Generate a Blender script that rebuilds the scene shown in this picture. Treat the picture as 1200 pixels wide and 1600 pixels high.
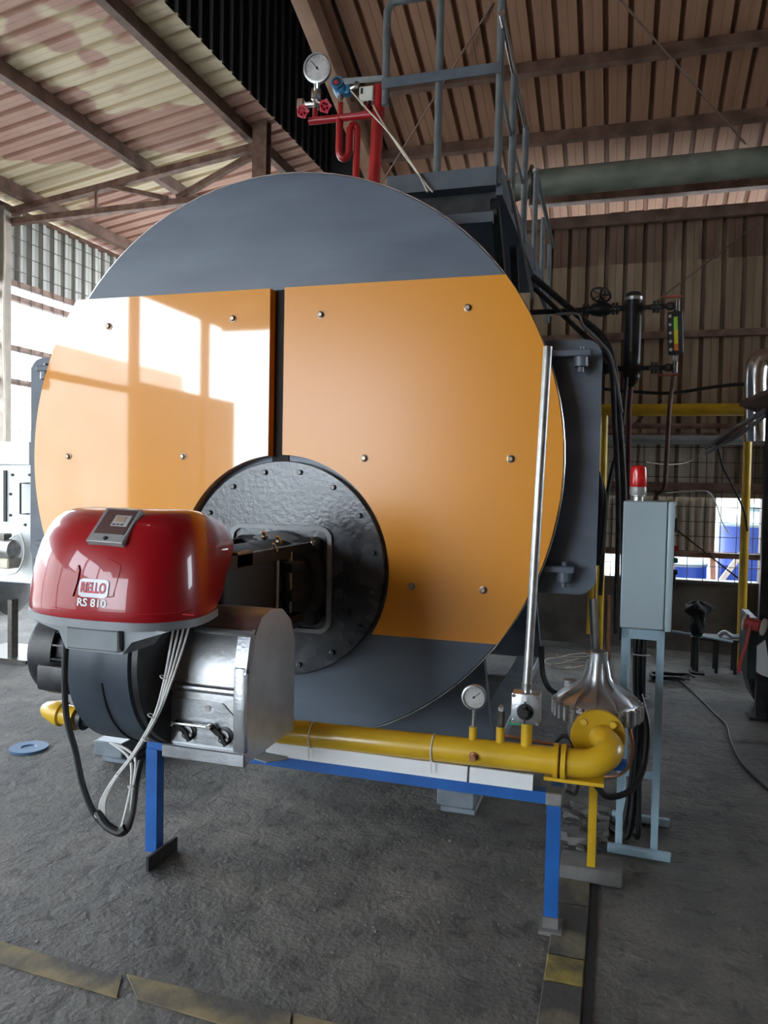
import bpy, bmesh, math, random
from mathutils import Vector, Matrix, Euler
from mathutils.bvhtree import BVHTree
R = math.radians
random.seed(7)
scene = bpy.context.scene
for o in list(bpy.data.objects): bpy.data.objects.remove(o)
col = scene.collection

# ------------------------------------------------------------------ camera
CAM = Vector((0, 0, 1.5)); FPX = 1200.0
CM = Matrix.Rotation(R(17), 3, 'Z') @ Matrix.Rotation(R(90 - 2.2), 3, 'X') @ Matrix.Rotation(R(1.15), 3, 'Z')
cd = bpy.data.cameras.new('camera'); cam = bpy.data.objects.new('camera', cd); col.objects.link(cam)
cd.sensor_fit = 'VERTICAL'; cd.sensor_height = 36; cd.lens = 36 * FPX / 1600
cd.clip_end = 300
cam.matrix_world = Matrix.Translation(CAM) @ CM.to_4x4()
scene.camera = cam
# ------------------------------------------------------------------ sky and exposure
w = bpy.data.worlds.new('sky'); scene.world = w; w.use_nodes = True
bg = w.node_tree.nodes['Background']
bg.inputs[0].default_value = (0.80, 0.90, 1.0, 1); bg.inputs[1].default_value = 2.2
vs = scene.view_settings
vs.view_transform = 'Standard'; vs.look = 'None'; vs.gamma = 1; vs.use_curve_mapping = False
vs.exposure = 2.8

def at(x, y, X=None, Y=None, Z=None):
    """the point of a photographed direction on a plane of the hall"""
    d = CM @ Vector(((x - 600) / FPX, -(y - 800) / FPX, -1))
    t = (X - CAM.x) / d.x if X is not None else (Y - CAM.y) / d.y if Y is not None else (Z - CAM.z) / d.z
    return CAM + d * t

# ------------------------------------------------------------------ materials
MATS = {}
def nodes_of(name):
    m = bpy.data.materials.new(name); m.use_nodes = True
    nt = m.node_tree; b = nt.nodes['Principled BSDF']
    return m, nt, b
def mat(name, c, rough=.5, metal=0, var=.15, scale=8, bump=0, coat=0, c2=None, stretch=(1, 1, 1), rvar=.08, spec=.5, lo=.35, hi=.65, detail=5):
    if name in MATS: return MATS[name]
    m, nt, b = nodes_of(name); N = nt.nodes; L = nt.links
    tc = N.new('ShaderNodeTexCoord'); mp = N.new('ShaderNodeMapping'); mp.inputs['Scale'].default_value = stretch
    nz = N.new('ShaderNodeTexNoise'); nz.inputs['Scale'].default_value = scale; nz.inputs['Detail'].default_value = detail
    L.new(tc.outputs['Object'], mp.inputs[0]); L.new(mp.outputs[0], nz.inputs['Vector'])
    cr = N.new('ShaderNodeValToRGB')
    a = [max(0, v * (1 - var)) for v in c]; d = [v * (1 + var) for v in c] if c2 is None else c2
    cr.color_ramp.elements[0].position = lo; cr.color_ramp.elements[1].position = hi
    cr.color_ramp.elements[0].color = (*a, 1); cr.color_ramp.elements[1].color = (*d, 1)
    L.new(nz.outputs['Fac'], cr.inputs[0]); L.new(cr.outputs[0], b.inputs['Base Color'])
    mr = N.new('ShaderNodeMapRange'); mr.inputs[3].default_value = max(.02, rough - rvar); mr.inputs[4].default_value = min(1, rough + rvar)
    L.new(nz.outputs['Fac'], mr.inputs[0]); L.new(mr.outputs[0], b.inputs['Roughness'])
    b.inputs['Metallic'].default_value = metal; b.inputs['Specular IOR Level'].default_value = spec
    b.inputs['Coat Weight'].default_value = coat; b.inputs['Coat Roughness'].default_value = .04
    if bump:
        bp = N.new('ShaderNodeBump'); bp.inputs['Strength'].default_value = bump; bp.inputs['Distance'].default_value = .01
        n2 = N.new('ShaderNodeTexNoise'); n2.inputs['Scale'].default_value = scale * 6; n2.inputs['Detail'].default_value = 4
        L.new(mp.outputs[0], n2.inputs['Vector']); L.new(n2.outputs['Fac'], bp.inputs['Height']); L.new(bp.outputs[0], b.inputs['Normal'])
    MATS[name] = m
    return m
def glow(name, c, s):
    m, nt, b = nodes_of(name); b.inputs['Base Color'].default_value = (*c, 1)
    b.inputs['Emission Color'].default_value = (*c, 1); b.inputs['Emission Strength'].default_value = s
    return m

M_boiler = mat('boiler_grey_paint', (.085, .105, .135), .36, 0, .10, 2.2, .05, 0, (.125, .15, .19), (1, 1, 2.4), .06)
M_door = mat('door_grey_paint', (.10, .13, .175), .34, 0, .1, 1.6, .05, 0, (.14, .175, .225), (.7, 1, 3), .07)
M_black = mat('black_paint', (.012, .013, .015), .38, 0, .3, 14, .08, 0, (.03, .032, .036))
M_blackmatt = mat('black_rubber', (.012, .012, .013), .7, 0, .3, 10)
M_plate = mat('burner_plate_black', (.022, .025, .032), .27, 0, .3, 7, .14, 0, (.065, .072, .082), (1, 1, 1), .14, .7)
M_steel = mat('galvanised_steel', (.42, .42, .41), .38, .85, .18, 20, .03)
M_chrome = mat('bright_steel', (.68, .68, .66), .22, 1, .1, 15)
M_alu = mat('cast_aluminium', (.52, .54, .56), .34, .9, .10, 14, .10)
M_aluside = mat('cast_aluminium_side', (.50, .50, .50), .42, .85, .12, 10, .1)
M_bolt = mat('dark_bolt', (.12, .11, .10), .35, .8, .2, 30)
M_gpipe = mat('yellow_gas_paint', (.62, .38, .015), .36, 0, .12, 7, .04, .3)
M_blue = mat('blue_frame_paint', (.01, .10, .36), .42, 0, .12, 9, .05)
M_lblue = mat('light_blue_paint', (.29, .42, .50), .48, 0, .08, 5, .03)
M_cab = mat('cabinet_grey_blue', (.36, .45, .49), .38, 0, .05, 3, .02)
M_red = mat('red_pipe_paint', (.36, .012, .014), .34, 0, .12, 9, 0, .2)
M_wheel = mat('handwheel_red', (.5, .015, .04), .4, 0, .1, 9)
M_rail = mat('rail_grey_paint', (.13, .145, .15), .42, 0, .15, 12, .04)
M_railb = mat('platform_grey_paint', (.10, .12, .145), .42, 0, .15, 8, .04)
M_white = mat('white_board', (.72, .74, .75), .45, 0, .05, 5)
M_whitem = mat('white_machine_paint', (.74, .77, .76), .4, 0, .05, 4)
M_dial = mat('dial_face', (.80, .83, .80), .35, 0, .03, 5)
M_ink = mat('black_ink', (.02, .02, .02), .5, 0, .1, 5)
M_glass = None
M_transblue = mat('transmitter_blue', (.03, .17, .33), .4, 0, .2, 30)
M_box = mat('ivory_plastic', (.66, .66, .58), .45, 0, .05, 9)
M_rust = mat('rusty_brown_steel', (.16, .085, .06), .6, .2, .3, 9, .15, 0, (.25, .15, .11))
M_purlin = mat('purlin_brown', (.13, .075, .055), .55, .1, .25, 6, .08, 0, (.20, .12, .09))
M_tan = mat('rafter_tan_steel', (.34, .20, .13), .5, .1, .15, 5, .05, 0, (.42, .26, .18))
M_wire = mat('mesh_wire', (.05, .045, .04), .5, .5, .2, 10)
M_conc = mat('concrete_grey', (.13, .127, .12), .85, 0, .3, 5, .35)
M_lowwall = mat('low_wall_dark_plaster', (.07, .062, .055), .85, 0, .35, 3, .3, 0, (.12, .105, .09))
M_duct = mat('green_grey_duct', (.17, .19, .155), .5, .1, .18, 4, .05, 0, (.25, .27, .22))
M_gpipe2 = mat('grey_pipe_paint', (.30, .33, .34), .45, .1, .15, 6)
M_tank = mat('blue_tank_plastic', (.02, .07, .42), .4, 0, .1, 3)
M_hose = mat('red_hose', (.5, .06, .06), .5, 0, .1, 9)
M_cream = mat('cream_plastic', (.62, .56, .44), .5, 0, .1, 8)
M_cloth = mat('black_cloth', (.02, .02, .022), .85, 0, .4, 18, .2)
M_copper = mat('copper_tube', (.45, .22, .13), .35, .9, .15, 20)
M_cablew = mat('white_cable', (.62, .62, .60), .5, 0, .06, 20)
M_cableb = mat('black_cable', (.015, .015, .016), .5, 0, .2, 20)
M_green = mat('green_handle', (.02, .25, .10), .45, 0, .1, 9)
M_outwall = mat('outside_pale_wall', (.62, .60, .56), .8, 0, .12, 1.2)
M_volute = mat('fan_housing_grey', (.045, .06, .08), .40, 0, .1, 8, .05)
M_base = mat('burner_bracket_grey', (.22, .235, .25), .45, .3, .1, 10, .05)
M_tray = mat('foot_grey_paint', (.16, .19, .22), .45, 0, .2, 9, .08)

def panel_mat(name, cr_, r_, cw, ci=1.75):
    m, nt, b = nodes_of(name); N = nt.nodes; L = nt.links
    tc = N.new('ShaderNodeTexCoord'); nz = N.new('ShaderNodeTexNoise'); nz.inputs['Scale'].default_value = 1.2; nz.inputs['Detail'].default_value = 3
    L.new(tc.outputs['Object'], nz.inputs['Vector'])
    cr = N.new('ShaderNodeValToRGB'); cr.color_ramp.elements[0].color = (.76, .275, .0, 1); cr.color_ramp.elements[1].color = (.82, .32, .0, 1)
    L.new(nz.outputs['Fac'], cr.inputs[0]); L.new(cr.outputs[0], b.inputs['Base Color'])
    b.inputs['Roughness'].default_value = r_; b.inputs['Specular IOR Level'].default_value = .3
    b.inputs['Coat Weight'].default_value = cw; b.inputs['Coat Roughness'].default_value = cr_; b.inputs['Coat IOR'].default_value = ci
    return m
M_panel = panel_mat('amber_gloss_paint', .035, .3, .9); M_panel2 = panel_mat('amber_satin_paint', .27, .55, .8, 1.5)
def cover_mat():
    m, nt, b = nodes_of('red_gloss_cover'); 
    N = nt.nodes; L = nt.links
    tc = N.new('ShaderNodeTexCoord'); nz = N.new('ShaderNodeTexNoise'); nz.inputs['Scale'].default_value = 2
    cr = N.new('ShaderNodeValToRGB'); cr.color_ramp.elements[0].color = (.31, .003, .008, 1); cr.color_ramp.elements[1].color = (.35, .004, .010, 1)
    L.new(tc.outputs['Object'], nz.inputs['Vector']); L.new(nz.outputs['Fac'], cr.inputs[0]); L.new(cr.outputs[0], b.inputs['Base Color'])
    b.inputs['Roughness'].default_value = .3; b.inputs['Specular IOR Level'].default_value = .25; b.inputs['Coat Weight'].default_value = .85; b.inputs['Coat Roughness'].default_value = .02
    b.inputs['Coat IOR'].default_value = 1.38
    return m
M_cover = cover_mat()
def roof_mat(name, c1, c2, patch=None, pscale=.9, lo=.5, streak=(1, 1, 1), thr=.06):
    m, nt, b = nodes_of(name); N = nt.nodes; L = nt.links
    g = N.new('ShaderNodeNewGeometry'); mp = N.new('ShaderNodeMapping'); mp.inputs['Scale'].default_value = streak
    L.new(g.outputs['Position'], mp.inputs[0])
    nz = N.new('ShaderNodeTexNoise'); nz.inputs['Scale'].default_value = 3; nz.inputs['Detail'].default_value = 6
    L.new(mp.outputs[0], nz.inputs['Vector'])
    cr = N.new('ShaderNodeValToRGB'); cr.color_ramp.elements[0].position = .3; cr.color_ramp.elements[1].position = .7
    cr.color_ramp.elements[0].color = (*c1, 1); cr.color_ramp.elements[1].color = (*c2, 1)
    L.new(nz.outputs['Fac'], cr.inputs[0]); out = cr.outputs[0]
    if patch:
        n2 = N.new('ShaderNodeTexNoise'); n2.inputs['Scale'].default_value = pscale; n2.inputs['Detail'].default_value = 3.5
        L.new(mp.outputs[0], n2.inputs['Vector'])
        c3 = N.new('ShaderNodeValToRGB'); c3.color_ramp.elements[0].position = lo; c3.color_ramp.elements[1].position = lo + thr
        L.new(n2.outputs['Fac'], c3.inputs[0])
        mx = N.new('ShaderNodeMix'); mx.data_type = 'RGBA'; mx.inputs[7].default_value = (*patch, 1)
        L.new(c3.outputs[0], mx.inputs[0]); L.new(out, mx.inputs[6]); out = mx.outputs[2]
    L.new(out, b.inputs['Base Color']); b.inputs['Roughness'].default_value = .5; b.inputs['Specular IOR Level'].default_value = .3
    return m
M_roofL = roof_mat('lean_to_roof_sheet', (.40, .225, .17), (.50, .30, .23), (.66, .55, .37), .6, .495, (.8, .8, 1), .01)
M_roofB = roof_mat('brown_roof_sheet', (.26, .14, .09), (.34, .19, .12), None, streak=(6, .4, .4))
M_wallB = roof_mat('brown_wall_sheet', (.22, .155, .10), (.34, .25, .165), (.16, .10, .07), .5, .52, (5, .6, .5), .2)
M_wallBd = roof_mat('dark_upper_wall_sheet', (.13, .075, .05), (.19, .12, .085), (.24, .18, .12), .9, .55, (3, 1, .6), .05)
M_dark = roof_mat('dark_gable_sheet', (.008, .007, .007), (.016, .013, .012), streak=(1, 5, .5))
M_sheetg = roof_mat('grey_corrugated_sheet', (.40, .35, .29), (.56, .50, .42), streak=(4, 4, .6))
M_sheetl = roof_mat('pale_side_sheet', (.34, .33, .30), (.50, .48, .43), streak=(4, 3, .6))

def floor_mat():
    m, nt, b = nodes_of('dirty_concrete_floor'); N = nt.nodes; L = nt.links
    g = N.new('ShaderNodeNewGeometry')
    def noise(s, d=6, st=(1, 1, 1), dist=0):
        mp = N.new('ShaderNodeMapping'); mp.inputs['Scale'].default_value = st; L.new(g.outputs['Position'], mp.inputs[0])
        n = N.new('ShaderNodeTexNoise'); n.inputs['Scale'].default_value = s; n.inputs['Detail'].default_value = d; n.inputs['Distortion'].default_value = dist
        L.new(mp.outputs[0], n.inputs['Vector']); return n
    def ramp(n, p0, c0, p1, c1):
        r = N.new('ShaderNodeValToRGB'); r.color_ramp.elements[0].position = p0; r.color_ramp.elements[1].position = p1
        r.color_ramp.elements[0].color = (*c0, 1); r.color_ramp.elements[1].color = (*c1, 1); L.new(n.outputs['Fac'], r.inputs[0]); return r
    def mul(a, c, f=1):
        x = N.new('ShaderNodeMix'); x.data_type = 'RGBA'; x.blend_type = 'MULTIPLY'; x.inputs[0].default_value = f
        L.new(a, x.inputs[6]); L.new(c, x.inputs[7]); return x.outputs[2]
    n1 = noise(1.1, 6, dist=.6); n2 = noise(5, 8); n3 = noise(60, 5); n4 = noise(14, 6, dist=.4)
    base = ramp(n1, .32, (.066, .065, .064), .68, (.175, .166, .152)).outputs[0]
    base = mul(base, ramp(n2, .35, (.62, .62, .62), .62, (1.12, 1.1, 1.06)).outputs[0], .9)
    base = mul(base, ramp(n4, .30, (.45, .45, .46), .44, (1, 1, 1)).outputs[0], .8)
    base = mul(base, ramp(n3, .3, (.75, .75, .75), .7, (1.15, 1.15, 1.12)).outputs[0], .7)
    L.new(base, b.inputs['Base Color'])
    rr = N.new('ShaderNodeMapRange'); rr.inputs[3].default_value = .62; rr.inputs[4].default_value = .92; L.new(n2.outputs['Fac'], rr.inputs[0]); L.new(rr.outputs[0], b.inputs['Roughness'])
    ad = N.new('ShaderNodeMath'); ad.operation = 'ADD'; m1 = N.new('ShaderNodeMath'); m1.operation = 'MULTIPLY'; m1.inputs[1].default_value = .35
    L.new(n3.outputs['Fac'], m1.inputs[0]); L.new(n4.outputs['Fac'], ad.inputs[0]); L.new(m1.outputs[0], ad.inputs[1])
    bp = N.new('ShaderNodeBump'); bp.inputs['Strength'].default_value = .8; bp.inputs['Distance'].default_value = .018
    L.new(ad.outputs[0], bp.inputs['Height']); L.new(bp.outputs[0], b.inputs['Normal'])
    return m
M_floor = floor_mat()
M_line = mat('worn_yellow_floor_paint', (.085, .08, .07), .85, 0, .2, 3.2, .5, 0, (.21, .165, .085), lo=.42, hi=.56)
M_strip = mat('trench_cover_worn_paint', (.07, .068, .062), .85, 0, .25, 5, .5, 0, (.13, .115, .075), lo=.5, hi=.62)
M_ground = mat('outside_ground', (.38, .37, .35), .9, 0, .2, 1)
M_lens = mat('red_beacon_lens', (.6, .01, .01), .25, 0, .05, 9, 0, .6)
def glass_mat():
    m, nt, b = nodes_of('clear_plastic'); b.inputs['Base Color'].default_value = (.8, .8, .8, 1); b.inputs['Transmission Weight'].default_value = .85
    b.inputs['Roughness'].default_value = .12; return m
M_clear = glass_mat()
M_yel = mat('indicator_yellow', (.75, .62, .02), .4, 0, .05, 9); M_grn = mat('indicator_green', (.30, .62, .05), .4, 0, .05, 9); M_org = mat('indicator_red', (.75, .16, .02), .4, 0, .05, 9)

# ------------------------------------------------------------------ mesh helpers
WL = {}
def frame(ax):
    z = Vector(ax).normalized(); h = Vector((0, 0, 1)) if abs(z.z) < .95 else Vector((0, 1, 0))
    x = h.cross(z).normalized(); y = z.cross(x); return x, y, z
def smooth(path, k=6, closed=False):
    P = [Vector(p) for p in path]; n = len(P); out = []
    rng = range(n if closed else n - 1)
    for i in rng:
        p1, p2 = P[i], P[(i + 1) % n]
        p0 = P[(i - 1) % n] if closed or i > 0 else p1 * 2 - p2
        p3 = P[(i + 2) % n] if closed or i < n - 2 else p2 * 2 - p1
        for j in range(k):
            t = j / k
            out.append(.5 * ((2 * p1) + (p2 - p0) * t + (2 * p0 - 5 * p1 + 4 * p2 - p3) * t * t + (3 * p1 - p0 - 3 * p2 + p3) * t ** 3))
    if not closed: out.append(P[-1])
    return out
class MB:
    def __init__(s, xf=None): s.V = []; s.F = []; s.xf = xf
    def add(s, vs, fs):
        b = len(s.V)
        for v in vs:
            v = Vector(v); s.V.append(s.xf @ v if s.xf else v)
        s.F += [tuple(i + b for i in f) for f in fs]; return s
    def box(s, x0, x1, y0, y1, z0, z1, bev=0, seg=2):
        if bev:
            bm = bmesh.new(); bmesh.ops.create_cube(bm, size=1)
            for v in bm.verts: v.co = ((x0 + x1) / 2 + v.co.x * (x1 - x0), (y0 + y1) / 2 + v.co.y * (y1 - y0), (z0 + z1) / 2 + v.co.z * (z1 - z0))
            bmesh.ops.bevel(bm, geom=list(bm.edges), offset=bev, segments=seg, profile=.5, affect='EDGES')
            bm.verts.index_update(); s.add([v.co.copy() for v in bm.verts], [[v.index for v in f.verts] for f in bm.faces]); bm.free(); return s
        v = [(x, y, z) for x in (x0, x1) for y in (y0, y1) for z in (z0, z1)]
        return s.add(v, [(0, 1, 3, 2), (4, 6, 7, 5), (0, 4, 5, 1), (2, 3, 7, 6), (0, 2, 6, 4), (1, 5, 7, 3)])
    def bar(s, p0, p1, w, h, up=(0, 0, 1)):
        p0, p1 = Vector(p0), Vector(p1); z = (p1 - p0).normalized(); u = Vector(up)
        if abs(u.dot(z)) > .98: u = Vector((0, 1, 0))
        x = u.cross(z).normalized(); y = z.cross(x)
        v = [p + x * a * w / 2 + y * b * h / 2 for p in (p0, p1) for a, b in ((-1, -1), (1, -1), (1, 1), (-1, 1))]
        return s.add(v, [(3, 2, 1, 0), (4, 5, 6, 7), (0, 1, 5, 4), (1, 2, 6, 5), (2, 3, 7, 6), (3, 0, 4, 7)])
    def lathe(s, o, ax, prof, n=24, sweep=None):
        x, y, z = frame(ax); o = Vector(o); v = []; f = []; m = len(prof)
        for r, h in prof:
            for i in range(n):
                a = 2 * math.pi * i / n; v.append(o + z * h + (x * math.cos(a) + y * math.sin(a)) * max(r, 1e-5))
        for k in range(m - 1):
            for i in range(n): f.append((k * n + i, k * n + (i + 1) % n, (k + 1) * n + (i + 1) % n, (k + 1) * n + i))
        f.append(tuple(reversed(range(n)))); f.append(tuple(range((m - 1) * n, m * n)))
        return s.add(v, f)
    def cyl(s, p0, p1, r, r1=None, n=16):
        p0, p1 = Vector(p0), Vector(p1); L = (p1 - p0).length
        return s.lathe(p0, p1 - p0, [(r, 0), (r if r1 is None else r1, L)], n)
    def tube(s, path, r, n=10, closed=False):
        P = [Vector(p) for p in path]; m = len(P); v = []; f = []
        t0 = (P[1] - P[0]).normalized(); x, y, _ = frame(t0); up = x
        for i, p in enumerate(P):
            if closed: t = (P[(i + 1) % m] - P[i - 1]).normalized()
            else: t = (P[min(i + 1, m - 1)] - P[max(i - 1, 0)]).normalized()
            up = (up - t * up.dot(t)).normalized(); b = t.cross(up)
            rr = r[i] if isinstance(r, (list, tuple)) else r
            for j in range(n):
                a = 2 * math.pi * j / n; v.append(p + (up * math.cos(a) + b * math.sin(a)) * rr)
        for i in range(m if closed else m - 1):
            k = (i + 1) % m
            for j in range(n): f.append((i * n + j, i * n + (j + 1) % n, k * n + (j + 1) % n, k * n + j))
        if not closed: f.append(tuple(reversed(range(n)))); f.append(tuple(range((m - 1) * n, m * n)))
        return s.add(v, f)
    def prism(s, pts, ext):
        P = [Vector(p) for p in pts]; n = len(P); e = Vector(ext)
        nrm = Vector((0, 0, 0))
        for i in range(n): nrm += P[i].cross(P[(i + 1) % n])
        if nrm.dot(e) > 0: P.reverse()
        return s.add(P + [p + e for p in P], [tuple(range(n)), tuple(reversed(range(n, 2 * n)))] + [(i, n + i, n + (i + 1) % n, (i + 1) % n) for i in range(n)])
    def ringplate(s, outer, inner, ext):
        O = [Vector(p) for p in outer]; I = [Vector(p) for p in inner]; n = len(O); e = Vector(ext)
        v = O + I + [p + e for p in O] + [p + e for p in I]; f = []
        for i in range(n):
            j = (i + 1) % n
            f += [(i, j, n + j, n + i), (2 * n + j, 2 * n + i, 3 * n + i, 3 * n + j), (j, i, 2 * n + i, 2 * n + j), (n + i, n + j, 3 * n + j, 3 * n + i)]
        return s.add(v, f)
    def torus(s, c, ax, R0, r, n=28, m=8):
        x, y, z = frame(ax); c = Vector(c)
        return s.tube([c + (x * math.cos(2 * math.pi * i / n) + y * math.sin(2 * math.pi * i / n)) * R0 for i in range(n)], r, m, True)
    def mesh(s, name, off, m, ang=35):
        me = bpy.data.meshes.new(name)
        me.from_pydata([v - off for v in s.V], [], s.F); me.validate(); me.update()
        bm = bmesh.new(); bm.from_mesh(me); bmesh.ops.recalc_face_normals(bm, faces=bm.faces); bm.to_mesh(me); bm.free()
        me.polygons.foreach_set('use_smooth', [True] * len(me.polygons)); me.set_sharp_from_angle(angle=R(ang))
        me.materials.append(m); return me
    def build(s, name, m, parent=None, label=None, cat=None, group=None, kind=None, ang=35):
        lo = Vector([min(v[i] for v in s.V) for i in range(3)]); hi = Vector([max(v[i] for v in s.V) for i in range(3)])
        o0 = (lo + hi) / 2
        if parent is None: o0.z = lo.z
        o = bpy.data.objects.new(name, s.mesh(name, o0, m, ang)); col.objects.link(o)
        if parent: o.parent = parent; o.location = o0 - WL[parent.name]
        else: o.location = o0
        WL[o.name] = o0; tag(o, label, cat, group, kind); return o
def tag(o, label=None, cat=None, group=None, kind=None):
    for k, v in (('label', label), ('category', cat), ('group', group), ('kind', kind)):
        if v: o[k] = v
    return o
def T(name, label, cat, loc, group=None, kind=None):
    o = bpy.data.objects.new(name, None); col.objects.link(o); o.location = loc; o.empty_display_size = .1
    WL[o.name] = Vector(loc); return tag(o, label, cat, group, kind)
def inst(proto, name, wl, parent, rot=None):
    c = proto.copy(); c.name = name; col.objects.link(c); c.parent = parent; c.location = Vector(wl) - (WL[parent.name] if parent else Vector())
    if rot is not None: c.rotation_euler = rot
    WL[c.name] = Vector(wl); return c
def circ(c, r, n=48, a0=0, a1=360, Y=None):
    """circle in the XZ plane"""
    full = abs(a1 - a0) >= 360
    return [Vector((c[0] + r * math.cos(R(a0 + (a1 - a0) * i / (n if full else n - 1))), Y if Y is not None else c[1], c[-1] + r * math.sin(R(a0 + (a1 - a0) * i / (n if full else n - 1))))) for i in range(n)]
def rrect(x0, x1, z0, z1, r, Y, k=6):
    out = []
    for cx, cz, a in ((x1 - r, z1 - r, 0), (x0 + r, z1 - r, 90), (x0 + r, z0 + r, 180), (x1 - r, z0 + r, 270)):
        for i in range(k + 1): out.append(Vector((cx + r * math.cos(R(a + 90 * i / k)), Y, cz + r * math.sin(R(a + 90 * i / k)))))
    return out
def text_geo(txt, size, off=0):
    c = bpy.data.curves.new('t', 'FONT'); c.body = txt; c.size = size; c.align_x = 'CENTER'; c.align_y = 'CENTER'; c.offset = off; c.resolution_u = 3
    o = bpy.data.objects.new('t', c); col.objects.link(o); bpy.context.view_layer.update()
    e = o.evaluated_get(bpy.context.evaluated_depsgraph_get()); me = e.to_mesh()
    bm = bmesh.new(); bm.from_mesh(me); bmesh.ops.triangulate(bm, faces=bm.faces); bmesh.ops.subdivide_edges(bm, edges=bm.edges, cuts=3, use_grid_fill=True); bm.verts.index_update()
    v = [p.co.copy() for p in bm.verts]; f = [tuple(q.index for q in p.verts) for p in bm.faces]; bm.free(); e.to_mesh_clear()
    bpy.data.objects.remove(o); return v, f

def sheet_mesh(name, ribs, pitch, length, m, rh=.03, rw=.05, wave=False):
    """corrugated sheet: x across, y along, ribs rise to +z"""
    prof = []
    if wave:
        k = ribs * 8
        prof = [(i * pitch / 8, rh * .5 * (1 + math.sin(2 * math.pi * i / 8))) for i in range(k + 1)]
    else:
        for i in range(ribs):
            x = i * pitch; g = pitch - rw
            prof += [(x, 0), (x + g * .48, .0), (x + g * .5, .003), (x + g * .52, 0), (x + g, 0), (x + g + rw * .2, rh), (x + g + rw * .8, rh)]
        prof.append((ribs * pitch + .004, 0))
    n = len(prof); v = []; t = .0012
    for y in (0, length):
        v += [(x, y, z) for x, z in prof]
    for y in (0, length):
        v += [(x, y, z + t) for x, z in prof]
    f = []
    for i in range(n - 1):
        f += [(i, n + i, n + i + 1, i + 1), (2 * n + i, 2 * n + i + 1, 3 * n + i + 1, 3 * n + i)]
        f += [(i, i + 1, 2 * n + i + 1, 2 * n + i), (n + i + 1, n + i, 3 * n + i, 3 * n + i + 1)]
    me = bpy.data.meshes.new(name); me.from_pydata(v, [], f); me.update(); me.materials.append(m)
    if wave: me.polygons.foreach_set('use_smooth', [True] * len(me.polygons)); me.set_sharp_from_angle(angle=R(50))
    return me
def put_sheet(me, name, parent, o, ux, uy):
    ux = Vector(ux).normalized(); uy = Vector(uy).normalized(); uz = ux.cross(uy)
    ob = bpy.data.objects.new(name, me); col.objects.link(ob); ob.parent = parent
    mt = Matrix((ux, uy, uz)).transposed()
    ob.location = Vector(o) - WL[parent.name]; ob.rotation_euler = mt.to_euler(); return ob

# ================================================================== THE HALL
# floor
b = MB(); b.box(-7.3, 7, -6.5, 7.9, -.2, 0); b.build('floor', M_floor, label='dirty cracked grey concrete floor of the boiler house', cat='floor', kind='structure')
b = MB(); b.box(-7.3, -3.5, 7.9, 12.5, -.2, 0); b.build('floor', M_floor, label='concrete floor behind the boiler under the lean-to roof', cat='floor', kind='structure')
b = MB(); b.box(-60, 60, -60, 60, -.5, -.21); b.build('ground', M_ground, label='pale yard ground outside the boiler house', cat='ground', kind='structure')

# --- back roof: falls away from the camera, ribs along Y
SL = .36; ca = math.atan(SL)
def zroof(y): return 4.30 + SL * (7.7 - y)
RIDGE = 1.2
rf = T('ceiling', 'brown ribbed metal roof over the boiler with dark purlins', 'roof', (2, RIDGE, zroof(RIDGE)), kind='structure')
me = sheet_mesh('roof_sheet', 4, .18, (8.9 - RIDGE) / math.cos(ca), M_roofB, .045, .045)
XR = -2.34
for i in range(14):
    put_sheet(me, 'roof_sheet', rf, (XR + .72 * i, RIDGE, zroof(RIDGE) + .04), (1, 0, 0), (0, 1, -SL))
me2 = sheet_mesh('roof_sheet_front', 4, .18, (RIDGE + 6.8) / math.cos(ca), M_roofB, .045, .045)
for i in range(19):
    put_sheet(me2, 'roof_sheet', rf, (-5.12 + .72 * i, RIDGE, zroof(RIDGE) + .04), (-1, 0, 0), (0, -1, -SL))
for yy in (3.2, 4.2, 5.3, 6.26, 6.95):
    z = zroof(yy); b = MB(); b.bar((XR - .05, yy, z - .03), (7.6, yy, z - .03), .05, .11, (0, SL, 1)); b.build('purlin', M_purlin, rf)
b = MB(); b.bar((XR, RIDGE, zroof(RIDGE) - .07), (XR, 8.6, zroof(8.6) - .07), .12, .2, (0, SL, 1)); b.build('rafter', M_tan, rf)
b = MB(); b.bar((-.9, 7.45, 4.18), (7.5, 7.45, 4.18), .1, .09); b.build('eaves_beam', M_rust, rf)
for i in range(24):
    x = -.8 + i * .17; b = MB(); b.cyl((x, 7.39, 4.235), (x, 7.39, 4.20), .012, n=8)
    if i == 0: p0 = b.build('bolt', M_steel, rf)
    else: inst(p0, 'bolt', (x, 7.39, 4.2175), rf)
# roof strip over the gap to the lean-to
rf3 = T('ceiling', 'dark high roof over the gap beside the gable', 'roof', (-3, 3, 6), kind='structure')
for i in range(3):
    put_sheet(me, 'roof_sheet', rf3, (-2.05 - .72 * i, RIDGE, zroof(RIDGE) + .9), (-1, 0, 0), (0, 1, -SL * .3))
# --- lean-to roof on the left, ribs along X
def zl(x): return 4.66 + .16 * (x + 7)
XE = -3.52
rl = T('ceiling', 'sloping lean-to roof of pink ribbed sheets with cream bare patches', 'roof', (-5.4, 6, 4.9), kind='structure')
Ls = math.hypot(XE + 7.5, .16 * (XE + 7.5))
me = sheet_mesh('lean_sheet', 4, .21, Ls, M_roofL, .035, .075)
for i in range(22):
    put_sheet(me, 'roof_sheet', rl, (-7.5, -6.4 + .84 * (i + 1), zl(-7.5) + .06), (0, -1, 0), (1, 0, .16))
for xx in (-6.62, -5.14, -3.86):
    z = zl(xx); b = MB(); b.bar((xx, -6, z - .01), (xx, 12.2, z - .01), .07, .15, (-.16, 0, 1)); b.build('purlin', M_purlin, rl)
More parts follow.
